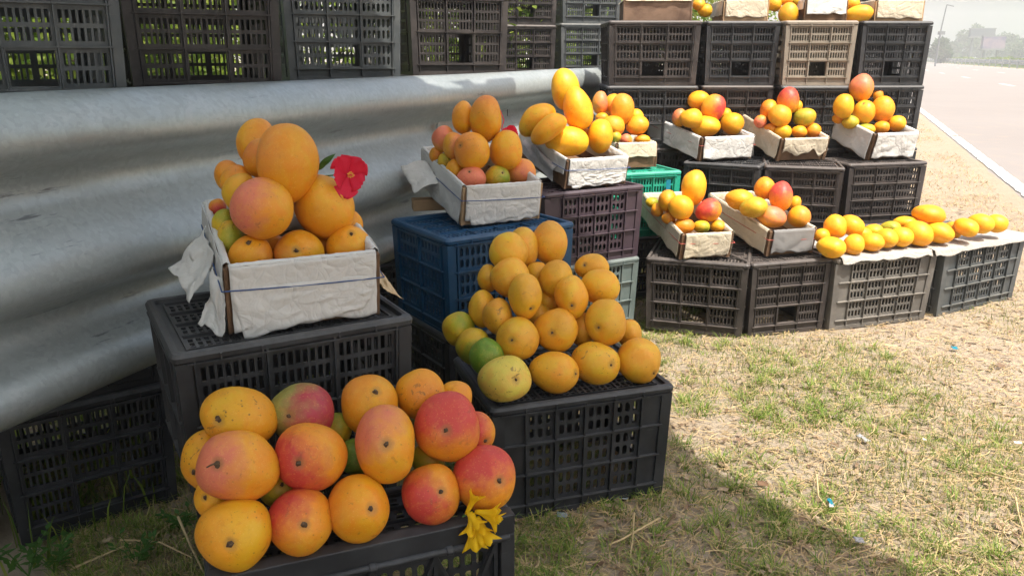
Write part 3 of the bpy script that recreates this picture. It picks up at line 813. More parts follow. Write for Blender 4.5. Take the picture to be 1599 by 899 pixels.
    wrap(x0-.002-fl, y1+fl, (0, -1, 0), (-1, 0, 0), dep-.008+2*fl, drape[1], seed+3.3)
    wrap(x1+.002+fl, y0+.008-fl, (0, 1, 0), (1, 0, 0), dep-.008+2*fl, drape[1], seed+5.1)
    wrap(x1+fl, y1+.004+fl, (-1, 0, 0), (0, 1, 0), w+2*fl, .9, seed+8.1)
    if string:
        zz = h*.66; e = .011
        pts = []
        for k, (a, b2) in enumerate(((x0-e-fl*.6, y1), (x0-e-fl*.6, y0-e-fl*.6), (x1+e+fl*.6, y0-e-fl*.6), (x1+e+fl*.6, y1))):
            pts.append((a, b2, zz + (.004 if k % 2 else -.003)))
        for a, b2 in zip(pts, pts[1:]):
            b = MB(); A2, B2 = Vector(a), Vector(b2)
            b.tube([A2.lerp(B2, i/6) + Vector((0, 0, -.002*math.sin(math.pi*i/6))) for i in range(7)], .0012, 6)
            b.build('string', M[string], o)
    if tilt > 3:
        hb = dep*.8*math.sin(tl); b = MB(); b.box(-.03, .03, -.02, .02, 0, hb-.002); q = b.build('wooden_block', M['wood']); P = A + u*w*.5 + n*dep*.80; q.location = (P.x, P.y, z+.001); q.rotation_euler = (0, 0, math.atan2(u.y, u.x)+.1)
        tag(q, 'wooden block propping up the rear of the ' + label.split(',')[0][:60].rsplit(' ', 3)[0], 'block') ; q['label'] = PROP[label]
    return dict(o=o, A=A, u=u, n=n, nt=nt_, k=kt, w=w, d=dep, h=h, z=z)
PROP = {}

def T_(key, L, z, yaw, dep, tilt, label, prop, *a, **k):
    PROP[label] = prop
    return tray(L, z, yaw, .2, dep, .1, label, *a, tilt=tilt, **k)
T2 = T_('T2', (362, 520), Z2, 25, .32, 10, 'white paper-wrapped tray tied with blue string, beside the guardrail', 'wooden block propping the tray beside the hibiscus', 'white', seed=1, R=(588, 490), top=412, drape=(1.0, .9))
T4 = T_('T4', (722, 352), Z2, 25, .345, 12, 'white paper-wrapped tray on the navy blue crate', 'wooden block propping the tray on the navy blue crate', 'white', seed=2, R=(843, 343), top=291, drape=(1.0, 1.1), wallmat='wood')
T5 = T_('T5', (882, 295), Z2, 28, .35, 12, 'torn white paper tray on the mauve crate holding long yellow mangoes', 'wooden block propping the tray on the mauve crate', 'white', seed=3, R=(969, 286), top=250, drape=(.95, .6))
T6 = T_('T6', (962, 263), Z2, 15, .22, 2, 'small brown cardboard tray on the bright green crate', '', 'cream', None, seed=4, R=(1020, 260), top=226, drape=(.6, .3), wallmat='board')
T7 = T_('T7', (1092, 251), Z2, 22, .42, 9, 'flared white paper tray with red string, left in the second row', 'wooden block propping the left tray of the second row', 'white', 'redstring', seed=5, R=(1163, 246), top=215, drape=(1.0, 1.0), flare=.012)
T8 = T_('T8', (1214, 251), Z2, 15, .37, 14, 'torn cream paper tray with dark board showing, middle of the second row', 'wooden block propping the middle tray of the second row', 'cream', None, seed=6, R=(1286, 249), top=216, rag0=.5, drape=(.9, 1.0), flare=.008)
T9 = T_('T9', (1354, 249), Z2, 19, .41, 14.5, 'grey-white paper tray with brown corners, right end of the second row', 'wooden block propping the right tray of the second row', 'white', None, seed=7, R=(1416, 246), top=207, drape=(.95, 1.0), flare=.014)
T10 = T_('T10', (1062, 404), .285, 12, .39, 12, 'cream paper tray with brown corner, left on the front row crates', 'wooden block propping the left tray of the front row', 'cream', 'redstring', seed=8, R=(1138, 402), top=364, drape=(.95, 1.0), flare=.008)
T11 = T_('T11', (1197, 399), .285, 16, .44, 8.5, 'grey paper tray tied with red string, right on the front row crates', 'wooden block propping the right tray of the front row', 'greyfront', 'redstring', seed=9, R=(1268, 396), top=360, drape=(.95, 1.0), flare=.008)
ZT = 1.16
def tier(xl, xr, yb, Y, h, label, style, wallmat, seed, drape=(.9, .8)):
    A = atY(xl, yb, Y); B = atY(xr, yb, Y)
    w = (B-A).length
    global atz
    keep = atz
    atz = lambda x, y, z: Vector((A.x, A.y, z))
    r = tray((xl, yb), ZT, -3, w, .30, h, label, style, None, drape, seed, wallmat=wallmat)
    atz = keep
    return r
U1 = tier(975, 1078, 22, 3.92, .09, 'bare brown wooden tray on the highest crates, leftmost of the top tier', 'cream', 'oldwood', 11, (.08, .08))
U2 = tier(1131, 1197, 22, 3.95, .09, 'cream paper tray second from the left on the top tier', 'cream', 'wood', 12)
U3 = tier(1256, 1318, 36, 3.92, .09, 'white paper tray on top of the bleached crate', 'white', 'board', 13, (.75, .5))
U4 = tier(1366, 1437, 32, 3.97, .09, 'cream wooden tray at the right end of the top tier beside the road', 'cream', 'wood', 14, (.95, .9))

# ------------------------------------------------------------------ mangoes
COL = {   # skin, blush colour
    'orange': ((0.74, 0.315, 0.010), (0.68, 0.20, 0.03)),
    'deep':   ((0.68, 0.25, 0.010), (0.62, 0.14, 0.03)),
    'yellow': ((0.74, 0.345, 0.012), (0.70, 0.26, 0.012)),
    'gold':   ((0.74, 0.375, 0.022), (0.62, 0.26, 0.02)),
    'lemon':  ((0.79, 0.365, 0.010), (0.72, 0.42, 0.015)),
    'pale':   ((0.70, 0.48, 0.10), (0.58, 0.45, 0.06)),
    'red':    ((0.74, 0.29, 0.018), (0.56, 0.055, 0.040)),
    'pink':   ((0.74, 0.31, 0.018), (0.66, 0.17, 0.09)),
    'green':  ((0.16, 0.26, 0.025), (0.12, 0.24, 0.02)),
    'olive':  ((0.58, 0.38, 0.018), (0.24, 0.29, 0.02)),
    'plum':   ((0.27, 0.27, 0.06), (0.38, 0.035, 0.05)),
}
WORDS = {'orange': 'orange', 'deep': 'deep orange', 'yellow': 'golden yellow', 'gold': 'ochre yellow', 'lemon': 'bright yellow', 'pale': 'pale yellow', 'red': 'red-blushed', 'pink': 'pink-blushed orange',
         'green': 'green', 'olive': 'yellow-green', 'plum': 'purple-red and green'}
MG = [0]
def build_mango(P, a, b, c, ang, kind, stem, blush, amt, spots, egg, label, group, seed, hires, knob=1.0, bent=0.0):
    """P world centre; a, b semi-axes in the picture plane (a along ang), c along the view; all metres"""
    g = random.Random(seed)
    view = (P - EYE).normalized()
    right = view.cross(Vector((0, 0, 1))).normalized(); up = right.cross(view)
    ca, sa = math.cos(ang), math.sin(ang)
    X = right*ca + up*sa; Z = up*ca - right*sa; Y = view            # local axes in the world
    nu, nv = (40, 26) if hires else (24, 16)
    # stalk direction in local coordinates (unit sphere)
    if stem is not None:
        sx, sy = stem                       # in units of the radii in the picture, right / up
        lx = sx*ca + sy*sa; lz = -sx*sa + sy*ca
        q = lx*lx + lz*lz
        if q > .98: lx, lz = lx/math.sqrt(q)*.99, lz/math.sqrt(q)*.99; q = .98
        sd = Vector((lx, -math.sqrt(max(0, 1-q)), lz)).normalized()
    else:
        sd = Vector((g.choice((-1, 1))*.9, .5, g.uniform(-.2, .3))).normalized()
    V = []; Fc = []
    k1, k2, k3 = g.uniform(0, 6), g.uniform(0, 6), g.uniform(0, 6)
    def pos(d):
        x, y, z = d
        e = 1 + egg*x - 0.05*x*x*x*egg
        r = 1 + .018*math.sin(2*y+k1) + .016*math.sin(3*z+k2) + .014*math.sin(3*x+k3)
        r += .07*mnoise.noise(Vector((x*1.1+k1, y*1.1+k2, z*1.1+k3)))
        s = d.dot(sd)
        dim = 1 - .045*math.exp(-(1-s)/.010) - .02*math.exp(-(1-s)/.05)
        r *= dim
        zz = z*b*e*r - bent*b*(x*x-.4)
        return Vector((x*a*r, y*c*e*r, zz))
    # latitude rings about the stalk so the dimple has resolution
    t1 = sd.orthogonal().normalized(); t2 = sd.cross(t1)
    V.append(pos(sd))
    rings = []
    for i in range(1, nv):
        th = math.pi*(i/nv)
        if i < 4: th = (0.07, 0.14, 0.24)[i-1]
        else: th = 0.24 + (math.pi-0.24)*(i-3)/(nv-3)
        for k in range(nu):
            ph = 2*math.pi*k/nu
            V.append(pos(sd*math.cos(th) + (t1*math.cos(ph) + t2*math.sin(ph))*math.sin(th)))
    V.append(pos(-sd))
    for k in range(nu): Fc.append((0, 1+k, 1+(k+1) % nu))
    for i in range(nv-2):
        o1 = 1+i*nu; o2 = o1+nu
        for k in range(nu):
            k2_ = (k+1) % nu; Fc.append((o1+k, o2+k, o2+k2_, o1+k2_))
    o1 = 1+(nv-2)*nu; L = len(V)-1
    for k in range(nu): Fc.append((o1+k, L, o1+(k+1) % nu))
    me = bpy.data.meshes.new('mango'); me.from_pydata([tuple(v) for v in V], [], Fc)
    me.polygons.foreach_set('use_smooth', [True]*len(me.polygons)); me.materials.append(M['mango']); me.update()
    o = bpy.data.objects.new('mango', me)
    R = Matrix((X, Y, Z)).transposed().to_4x4()
    o.matrix_world = Matrix.Translation(P) @ R
    link(o); tag(o, label, 'mango', group)
    skin, bl = COL[kind]
    j = g.uniform(.93, 1.07)
    o['skin'] = [skin[0]*j, skin[1]*g.uniform(.92, 1.08)*j, skin[2]]
    o['blush'] = list(bl)
    if blush is None: bx, bz = g.uniform(-1, 1), g.uniform(-1, 1)
    else: bx, bz = blush
    bd = Vector((bx*ca+bz*sa, -.35, -bx*sa+bz*ca)).normalized()
    o['blush_dir'] = [bd.x, bd.y, bd.z]; o['blush_amount'] = float(amt); o['stem_dir'] = [sd.x, sd.y, sd.z]; o['spots'] = float(spots)
    if stem is not None:
        # dry stalk scar: ragged button with a nub
        s0 = pos(sd); rad = .0021*knob*g.uniform(.9, 1.2)
        nrm = sd; mb2 = MB(); n = 9
        for (rr_, hh) in ((1.35, -.0012), (1.25, .0006), (.75, .0010), (.55, .0028), (.25, .0034)):
            for k in range(n):
                ph = 2*math.pi*k/n; q = rr_*rad*(1+.42*g.uniform(-1, 1))
                mb2.v.append(tuple(s0 + nrm*(hh*knob + .0004) + (t1*math.cos(ph)+t2*math.sin(ph))*q))
        for i in range(4):
            for k in range(n): mb2.f.append((i*n+k, i*n+(k+1) % n, (i+1)*n+(k+1) % n, (i+1)*n+k))
        mb2.f.append(tuple(4*n+k for k in range(n)))
        if knob >= 1.9:
            mb2.tube([s0, s0+nrm*.006, s0+nrm*.010+t1*.004, s0+nrm*.012+t1*.010], .0016, 7, .0011)
        mb2.build('stem', M['stem'], o, True)
    return o
def pile(items, A, n, z0, c, v0, where, group, hires=False, slope_floor=None, squash=1.0, minr=.0):
    """items: (px, py, rx, ry, kind, position words, options). The heap's outer face is the plane v = v0 + c*(z - zref); a few steps of relaxation
    move fruit along their sight lines until they touch instead of overlapping."""
    D = []
    for it in items:
        px, py, rx, ry, kind, words = it[:6]; op = it[6] if len(it) > 6 else {}
        r = ray(px, py)
        rm = (rx+ry)/2
        # v(P) = (P-A).n ; want v = v0 + dv + c*(z - z0 - rad)
        # P = EYE + r*t
        dv = op.get('dv', 0.0)
        e0 = (EYE-A).dot(n); k = r.dot(n)
        # rad = rm/F*t
        # e0 + k t = v0 + dv + c*(CAMH + r.z t - z0) - c*rm/F*t
        t = (v0 + dv + c*(CAMH - z0) - e0) / (k - c*r.z + c*rm/F)
        D.append(dict(r=r, t=t, t0=t, rx=rx, ry=ry, rm=rm, kind=kind, words=words, op=op, px=px, py=py))
    for itn in range(60):
        for i in range(len(D)):
            for j in range(i+1, len(D)):
                a, b = D[i], D[j]
                pa, pb = EYE+a['r']*a['t'], EYE+b['r']*b['t']
                d = pb-pa; L = d.length
                if L < 1e-5: continue
                dx, dy = a['px']-b['px'], a['py']-b['py']; q = math.hypot(dx, dy)+1e-6
                def eff(m):
                    ex = 1/math.sqrt((dx/q/m['rx'])**2+(dy/q/m['ry'])**2)
                    f = min(1.0, q/(m['rm']*2)); return (ex*f + m['rm']*(1-f))/F*m['t']
                need = (eff(a)+eff(b))*.90
                if L < need:
                    s = (need-L)*.25
                    if a['t'] <= b['t']: a['t'] -= s; b['t'] += s
                    else: a['t'] += s; b['t'] -= s
        for m in D:
            p = EYE+m['r']*m['t']; rad = m['ry']/F*m['t']
            if p.z - rad*.95 < z0: m['t'] *= 1 - min(.01, (z0+rad*.95-p.z)*.6/ max(.2, -m['r'].z*m['t']))
            m['t'] += (m['t0']-m['t'])*.03
    for i, m in enumerate(D):
        P = EYE+m['r']*m['t']; s = m['t']/F; op = m['op']
        st = op.get('stem')
        stem = None
        if st: stem = ((st[0]-m['px'])/m['rx'], (m['py']-st[1])/m['ry'])
        MG[0] += 1
        rx, ry = m['rx']*s, m['ry']*s
        cc = op.get('c', 1.0)*min(max(rx, ry), .052 if max(rx, ry) < .06 else .06)
        cc = max(cc, min(rx, ry)*.9)
        col = op.get('col', WORDS[m['kind']])
        build_mango(P, rx, ry, cc, math.radians(op.get('ang', 0)), m['kind'], stem, op.get('bl'), op.get('amt', {'red': .72, 'pink': .55, 'plum': .75, 'olive': .5}.get(m['kind'], .3)),
                    op.get('spots', .35), op.get('egg', .06), f"{col} mango {m['words']} {where}", group, 100+MG[0], hires, op.get('knob', 1.0), op.get('bent', 0.0))
        zz = P.z
    zs = [round((EYE+m['r']*m['t']).z - z0, 3) for m in D]
    print('pile', where[:34], 'n', len(D), 'rel z', min(zs), max(zs), 'r', round(min(m['rm']*m['t']/F for m in D), 3), round(max(m['rm']*m['t']/F for m in D), 3))

# nearest crate
ztop1 = .300
pile([
 (366, 833, 56, 57, 'yellow', 'at the bottom left', dict(stem=(358, 847), knob=1.8, spots=.5, bl=(-1, 0), amt=.4, ang=-20)),
 (468, 813, 50, 51, 'red', 'second in the bottom line', dict(stem=(474, 820), knob=1.7, bl=(-.6, .6), amt=.55)),
 (559, 792, 49, 54, 'orange', 'third in the bottom line, with a brown stalk scar', dict(stem=(578, 796), knob=1.6, spots=.4)),
 (673, 771, 45.5, 47, 'red', 'fourth in the bottom line', dict(stem=(690, 768), knob=1.2, bl=(-.5, -.4), amt=.62)),
 (756, 745, 49, 54, 'red', 'by the yellow flowers', dict(stem=(779, 751), knob=1.2, bl=(-.2, 1), amt=.72, ang=-15)),
 (334, 775, 30, 36, 'yellow', 'small and half hidden at the lower left', dict(stem=(321, 774), knob=1.2, dv=.03)),
 (372, 726, 61, 55, 'pink', 'with a bent stalk, above the bottom left one', dict(stem=(340, 719), knob=2.0, bl=(-1, .1), amt=.58, ang=-18, egg=-.05)),
 (323, 718, 38, 46, 'yellow', 'with dark specks at the far left edge', dict(stem=(302, 734), knob=1.6, spots=1.0, dv=.03)),
 (374, 650, 57, 46, 'yellow', 'at the top left', dict(stem=(341, 652), knob=1.6, spots=.8, ang=-25, dv=.0)),
 (471, 644, 51, 49, 'plum', 'at the top, second from left', dict(stem=(452, 647), knob=1.2, bl=(.4, -.1), amt=.60, dv=.0)),
 (485, 712, 56, 54, 'red', 'in the middle', dict(stem=(466, 720), knob=1.4, bl=(-.9, -.4), amt=.64, ang=-20, egg=-.05)),
 (602, 692, 47, 61, 'pink', 'standing upright in the middle', dict(stem=(603, 693), knob=1.3, bl=(-.5, .5), amt=.5, ang=0)),
 (577, 632, 44, 48, 'orange', 'behind the upright one', dict(stem=(587, 612), knob=1.4, dv=.0)),
 (656, 616, 38, 39, 'orange', 'at the back right with a rough patch', dict(dv=.02, spots=.7)),
 (711, 620, 26, 27, 'orange', 'small, at the far back right', dict(dv=.05)),
 (697, 665, 52, 56, 'red', 'largest and reddest, at the upper right', dict(stem=(696, 672), knob=1.2, bl=(.0, .9), amt=.82, ang=0)),
 (745, 676, 27, 33, 'red', 'mostly hidden at the right', dict(stem=(758, 688), dv=.03, amt=.85)),
 (524, 670, 26, 27, 'olive', 'wedged behind the middle', dict(dv=.05)),
 (553, 712, 28, 29, 'green', 'wedged in the middle', dict(dv=.04, col='plain green')),
 (437, 764, 30, 30, 'olive', 'in the shade under the middle', dict(stem=(441, 757), dv=.03)),
 (668, 716, 27, 27, 'olive', 'in the shade under the reddest one', dict(dv=.04)),
], NA, NN, ztop1, .75, .055, 'on the nearest crate', 'large mangoes on the nearest crate', True)

pile([
 (392, 399, 34, 32, 'orange', 'with a stalk scar, left in the front line', dict(stem=(390, 379), knob=1.5, spots=.7)),
 (467, 396, 38, 36, 'orange', 'middle of the front line', dict(stem=(463, 391), knob=1.5)),
 (544, 385, 36, 33, 'orange', 'right in the front line', dict(stem=(550, 365), knob=1.3)),
 (408, 325, 47, 50, 'pink', 'large, with a pink left side', dict(bl=(-1, .2), amt=.62, ang=-25, egg=.06)),
 (505, 322, 46, 51, 'yellow', 'large, greenish at its foot, on the right', dict(bl=(-.3, -1), amt=.42, egg=.05, ang=30)),
 (449, 258, 63, 46, 'orange', 'biggest, standing at the very top', dict(ang=86, egg=.09, spots=.15)),
 (402, 226, 31, 40, 'orange', 'behind the top one', dict(dv=.05)),
 (405, 248, 25, 31, 'deep', 'between the two top ones', dict(dv=.02)),
 (356, 275, 21, 25, 'orange', 'at the back left', dict(dv=.07, spots=.6)),
 (369, 284, 24, 27, 'orange', 'second at the back left', dict(dv=.05, spots=.5)),
 (376, 303, 27, 33, 'yellow', 'tucked behind the pink-sided one', dict(dv=.03)),
 (350, 350, 18, 24, 'olive', 'spotted, low at the left', dict(dv=.06, spots=1.0)),
 (360, 371, 21, 28, 'olive', 'low at the left, nearer the front', dict(dv=.03, spots=.8)),
 (340, 323, 13, 13, 'red', 'tiny part showing at the left back', dict(dv=.14)),
 (545, 352, 22, 24, 'orange', 'hidden behind the right front one', dict(dv=.05)),
 (431, 390, 22, 22, 'deep', 'in the gap left of the middle', dict(dv=.035)),
 (504, 382, 22, 22, 'deep', 'in the gap right of the middle', dict(dv=.035)),
], T2['A'], T2['n'], T2['z']+.05, .55, .045, 'in the hibiscus tray', 'mangoes in the tray by the hibiscus', True)

pile([
 (788, 591, 42, 36, 'pale', 'at the left of the front line', dict(stem=(808, 593), spots=.9, ang=8, knob=1.2)),
 (865, 581, 40, 33, 'gold', 'second in the front line', dict(stem=(900, 582), spots=.6, ang=-8)),
 (929, 567, 38, 34, 'gold', 'third in the front line, dark-spotted', dict(stem=(955, 568), spots=.8, ang=-12)),
 (998, 562, 36, 35, 'gold', 'at the right of the front line', dict(stem=(1022, 581), spots=.4, ang=-35)),
 (760, 557, 27, 30, 'green', 'at the left', dict(dv=.02, col='half-green')),
 (738, 540, 27, 28, 'olive', 'low on the left side', dict(dv=.03)),
 (716, 514, 26, 27, 'olive', 'at the far left edge', dict(dv=.05)),
 (808, 528, 33, 34, 'gold', 'second line, left', dict(stem=(799, 531))),
 (868, 515, 34, 35, 'gold', 'second line, middle', dict(stem=(862, 520))),
 (945, 502, 32, 37, 'gold', 'second line, right', dict(ang=0, stem=(935, 512))),
 (908, 514, 22, 27, 'gold', 'between the second line\'s second and third', dict(dv=.03)),
 (982, 520, 19, 22, 'gold', 'small, at the right edge', dict(dv=.05)),
 (753, 482, 22, 29, 'gold', 'third line, far left', dict(dv=.03)),
 (777, 495, 23, 30, 'gold', 'with large brown scars, third line', dict(spots=1.0, dv=.0, ang=10)),
 (820, 462, 27, 36, 'gold', 'third line, centre left', dict(stem=(829, 482))),
 (892, 463, 26, 33, 'gold', 'third line, centre right', dict(stem=(893, 477), ang=10)),
 (937, 447, 31, 29, 'gold', 'third line, right', dict(dv=.0)),
 (854, 471, 20, 22, 'gold', 'in the gap of the third line', dict(dv=.04)),
 (796, 433, 31, 32, 'gold', 'fourth line, left', dict()),
 (762, 434, 16, 22, 'gold', 'fourth line, behind at the left edge', dict(dv=.04)),
 (868, 435, 27, 29, 'gold', 'fourth line, middle', dict()),
 (924, 417, 27, 21, 'gold', 'fourth line, right', dict(dv=.03, stem=(912, 414))),
 (838, 428, 18, 19, 'gold', 'in the gap of the fourth line', dict(dv=.04)),
 (794, 394, 31, 32, 'gold', 'fifth line, left', dict()),
 (816, 387, 24, 33, 'gold', 'fifth line, middle', dict(dv=.03)),
 (858, 380, 28, 35, 'gold', 'fifth line, topmost right', dict(dv=.02)),
 (884, 498, 24, 26, 'gold', 'deep between the second and third lines', dict(dv=.06)),
 (840, 500, 22, 26, 'gold', 'deep behind the second line', dict(dv=.06)),
], atz(766, 640, .285), (lambda v: v)(Vector((-(atz(1056, 600, .285)-atz(766, 640, .285)).y, (atz(1056, 600, .285)-atz(766, 640, .285)).x, 0)).normalized()),
 .275, 1.0, .065, 'of the black crate pyramid', 'yellow mangoes of the pyramid', True)

pile([
 (736, 280, 22, 20, 'pink', 'left in the front line', dict(bl=(0, 0), amt=.95, col='bright pink', stem=(733, 268))),
 (776, 277, 21, 19, 'olive', 'middle of the front line', dict(stem=(785, 270))),
 (814, 268, 23, 21, 'pink', 'right in the front line', dict(amt=.45)),
 (737, 237, 29, 30, 'orange', 'large, in the middle line', dict(bl=(-.5, .3), amt=.4, stem=(718, 226))),
 (790, 235, 25.5, 31, 'yellow', 'greenish at its foot, middle right', dict(bl=(-.5, -.9), amt=.4)),
 (758, 185, 25, 36, 'orange', 'at the top, upright with a green fleck', dict(ang=0, bl=(0, 1), amt=.35)),
 (723, 184, 18, 26, 'orange', 'behind the top one', dict(dv=.03)),
 (692, 217, 18, 21, 'pink', 'at the upper left', dict(dv=.05, amt=.6)),
 (708, 228, 17, 22, 'pink', 'second at the upper left', dict(dv=.03, amt=.5)),
 (681, 242, 11, 13, 'deep', 'at the far left edge', dict(dv=.08)),
 (695, 252, 12, 13, 'olive', 'second along the left edge', dict(dv=.06)),
 (710, 265, 15, 17, 'orange', 'third along the left edge', dict(dv=.03)),
], T4['A'], T4['n'], T4['z']+.03, .6, .04, 'in the blue crate tray', 'mangoes in the tray on the blue crate', True)

pile([
 (884, 221, 36, 23, 'lemon', 'lying across the front', dict(ang=0, egg=.10, bl=(1, 0), amt=.15)),
 (937, 213, 20, 27, 'lemon', 'at the right', dict(dv=.01)),
 (856, 202, 32, 18, 'lemon', 'slanting, second from the left', dict(ang=38, egg=.1, bent=.12)),
 (837, 188, 31, 21, 'lemon', 'slanting, at the left', dict(ang=38, egg=.12, dv=.02, bent=.1)),
 (902, 170, 34, 24, 'lemon', 'upright in the middle', dict(ang=105, egg=-.10, dv=.0)),
 (883, 139, 34, 22, 'lemon', 'tallest, upright at the top', dict(ang=98, egg=-.1, dv=.02)),
 (905, 214, 18, 18, 'yellow', 'hidden in the middle', dict(dv=.05)),
], T5['A'], T5['n'], T5['z']+.045, .6, .045, 'on the mauve crate', 'long yellow mangoes on the mauve crate', True)

pile([
 (977, 218, 10, 9, 'pink', 'front left', dict(amt=.9)), (1003, 218, 12, 8, 'orange', 'front right', {}), (961, 214, 9, 9, 'olive', 'green one at the left edge', {}),
 (958, 196, 18, 15, 'orange', 'middle left', dict(ang=-25)), (995, 196, 18, 15, 'yellow', 'middle right', dict(ang=12)), (940, 184, 11, 8, 'orange', 'left edge', dict(dv=.02)),
 (993, 182, 12, 12, 'yellow', 'behind the middle right', dict(dv=.03)), (972, 171, 19, 25, 'orange', 'top, large', dict(bl=(.5, 1), amt=.35)),
 (956, 165, 14, 18, 'orange', 'behind the top one', dict(dv=.02)), (937, 161, 12, 18, 'pink', 'at the upper left', dict(dv=.03)),
], T6['A'], T6['n'], T6['z']+.06, .6, .04, 'on the green crate', 'mangoes in the small tray on the green crate')
pile([
 (1102, 197, 22, 16, 'yellow', 'lying across the front', dict(ang=0)), (1143, 193, 18, 17, 'yellow', 'front right', {}), (1079, 185, 18, 15, 'yellow', 'front left', {}),
 (1061, 184, 12, 14, 'pink', 'at the left edge', dict(dv=.03)), (1133, 180, 10, 11, 'yellow', 'hidden at the right', dict(dv=.04)),
 (1114, 168, 19, 20, 'red', 'on top, pink to the right', dict(bl=(1, 0), amt=.6, ang=-15)), (1091, 157, 17, 15, 'orange', 'behind the top one', dict(dv=.03)),
], T7['A'], T7['n'], T7['z']+.05, .6, .05, 'in the second row left tray', 'mangoes in the left tray of the second row')
pile([
 (1223, 206, 13, 11, 'yellow', 'front left', {}), (1248, 206, 12, 10, 'orange', 'front middle', {}), (1270, 204, 12, 11, 'deep', 'front right', {}), (1203, 201, 10, 9, 'deep', 'low at the left', dict(dv=.02)),
 (1187, 190, 10, 10, 'pink', 'at the left edge', dict(dv=.04, amt=.9)), (1218, 181, 18, 17, 'orange', 'middle left', dict(ang=-20)), (1256, 184, 17, 15, 'olive', 'middle right, green and pink', dict(ang=15)),
 (1200, 172, 13, 16, 'deep', 'behind at the left', dict(dv=.03)), (1244, 167, 9, 10, 'orange', 'hidden behind the top', dict(dv=.04)), (1231, 157, 17, 21, 'red', 'topmost', dict(bl=(0, 1), amt=.62)),
], T8['A'], T8['n'], T8['z']+.05, .6, .04, 'in the second row middle tray', 'mangoes in the middle tray of the second row')
pile([
 (1352, 202, 14, 9, 'olive', 'front left', {}), (1377, 199, 12, 10, 'orange', 'front middle', {}), (1400, 193, 14, 12, 'yellow', 'front right with a dark mark', dict(spots=.9)), (1328, 191, 13, 11, 'olive', 'reddish green, low left', dict(bl=(0, 1), dv=.02)),
 (1309, 185, 9, 8, 'orange', 'at the left edge', dict(dv=.04)), (1317, 166, 16, 19, 'yellow', 'middle line left', {}), (1349, 175, 17, 19, 'yellow', 'middle line centre', dict(stem=(1347, 161))), (1378, 171, 18, 20, 'orange', 'middle line right', {}),
 (1369, 148, 10, 10, 'orange', 'behind the top', dict(dv=.04)), (1345, 138, 18, 21, 'pink', 'topmost', dict(bl=(0, .8), amt=.65)),
], T9['A'], T9['n'], T9['z']+.05, .6, .04, 'in the second row right tray', 'mangoes in the right tray of the second row')
pile([
 (1068, 353, 16, 12, 'deep', 'front left', {}), (1095, 354, 13, 10, 'olive', 'front middle', {}), (1121, 353, 12, 10, 'orange', 'front right', {}), (1044, 341, 11, 10, 'deep', 'low at the left', dict(dv=.03)),
 (1026, 328, 10, 11, 'orange', 'along the left edge', dict(dv=.07)), (1018, 316, 10, 8, 'olive', 'at the back left', dict(dv=.10)), (1063, 324, 20, 19, 'yellow', 'middle line centre', dict(ang=-30)),
 (1042, 314, 14, 18, 'orange', 'middle line left', dict(dv=.03)), (1106, 329, 21, 18, 'red', 'middle line right', dict(amt=.8, ang=25)), (1083, 293, 19, 29, 'yellow', 'topmost, upright', dict(bl=(0, 1))),
], T10['A'], T10['n'], T10['z']+.045, .6, .04, 'in the front row left tray', 'mangoes in the left tray of the front row')
pile([
 (1204, 338, 24, 17, 'pink', 'lying across the front', dict(ang=-12, amt=.6)), (1248, 338, 18, 17, 'orange', 'front right', dict(bl=(1, .3), amt=.5)), (1177, 324, 22, 17, 'olive', 'middle left', dict(ang=12, amt=.25)), (1155, 312, 22, 17, 'yellow', 'at the left, yellow-green', dict(ang=-5, dv=.03)),
 (1241, 317, 10, 11, 'yellow', 'hidden at the right', dict(dv=.04)), (1219, 307, 18, 24, 'red', 'topmost, pink and upright', dict(bl=(0, .8), amt=.66)), (1194, 294, 16, 18, 'deep', 'behind the topmost', dict(dv=.03)),
], T11['A'], T11['n'], T11['z']+.05, .6, .045, 'in the front row right tray', 'mangoes in the right tray of the front row')

Ag = atz(1305, 404, .285); ng = Vector((-(atz(1468, 389, .285)-Ag).y, (atz(1468, 389, .285)-Ag).x, 0)).normalized()
pile([
 (1298, 386, 21.5, 17.5, 'lemon', 'at the near left corner', dict(ang=-8)), (1333, 382, 17.2, 16.5, 'yellow', 'second along the front edge', {}), (1362, 378, 18.3, 14.4, 'lemon', 'third along the front edge', {}), (1384, 372, 17.2, 15.4, 'lemon', 'fourth along the front edge', {}),
 (1407, 370, 18.3, 15.4, 'lemon', 'fifth along the front edge', dict(ang=-15)), (1434, 364, 22.6, 19.5, 'lemon', 'largest, sixth along the front edge', dict(ang=-30)), (1466, 363, 22.6, 16.5, 'lemon', 'seventh along the front edge', dict(ang=-15, bl=(-1, 0), amt=.4)),
 (1487, 359, 15, 13.4, 'yellow', 'eighth along the front edge', dict(dv=.02)), (1509, 355, 19.3, 14.4, 'lemon', 'ninth along the front edge', dict(ang=-18)), (1531, 349, 19.3, 15.4, 'lemon', 'tenth along the front edge', dict(ang=-10)), (1556, 349, 16.1, 14.4, 'lemon', 'at the far right end', {}),
 (1283, 368, 13, 11.3, 'yellow', 'at the left behind the corner', dict(dv=.02)), (1304, 354, 17.2, 18.5, 'lemon', 'on top at the left', dict(ang=20)), (1330, 352, 19.3, 15.4, 'lemon', 'on top, second from the left', dict(ang=-30, dv=.01)),
 (1364, 361, 15, 11.3, 'lemon', 'behind the third', dict(dv=.03)), (1391, 355, 15, 10.3, 'olive', 'behind the fourth', dict(dv=.04)), (1414, 348, 18.3, 10.3, 'lemon', 'behind the fifth', dict(dv=.05)), (1450, 334, 24.8, 14.4, 'yellow', 'resting on top of the others', dict(ang=-5, dv=-.01)),
 (1345, 366, 15, 12.4, 'lemon', 'half hidden behind the second', dict(dv=.03)),
], Ag, ng, .288, 1.0, .04, 'on the white paper', 'mangoes heaped on paper on the grey crates')
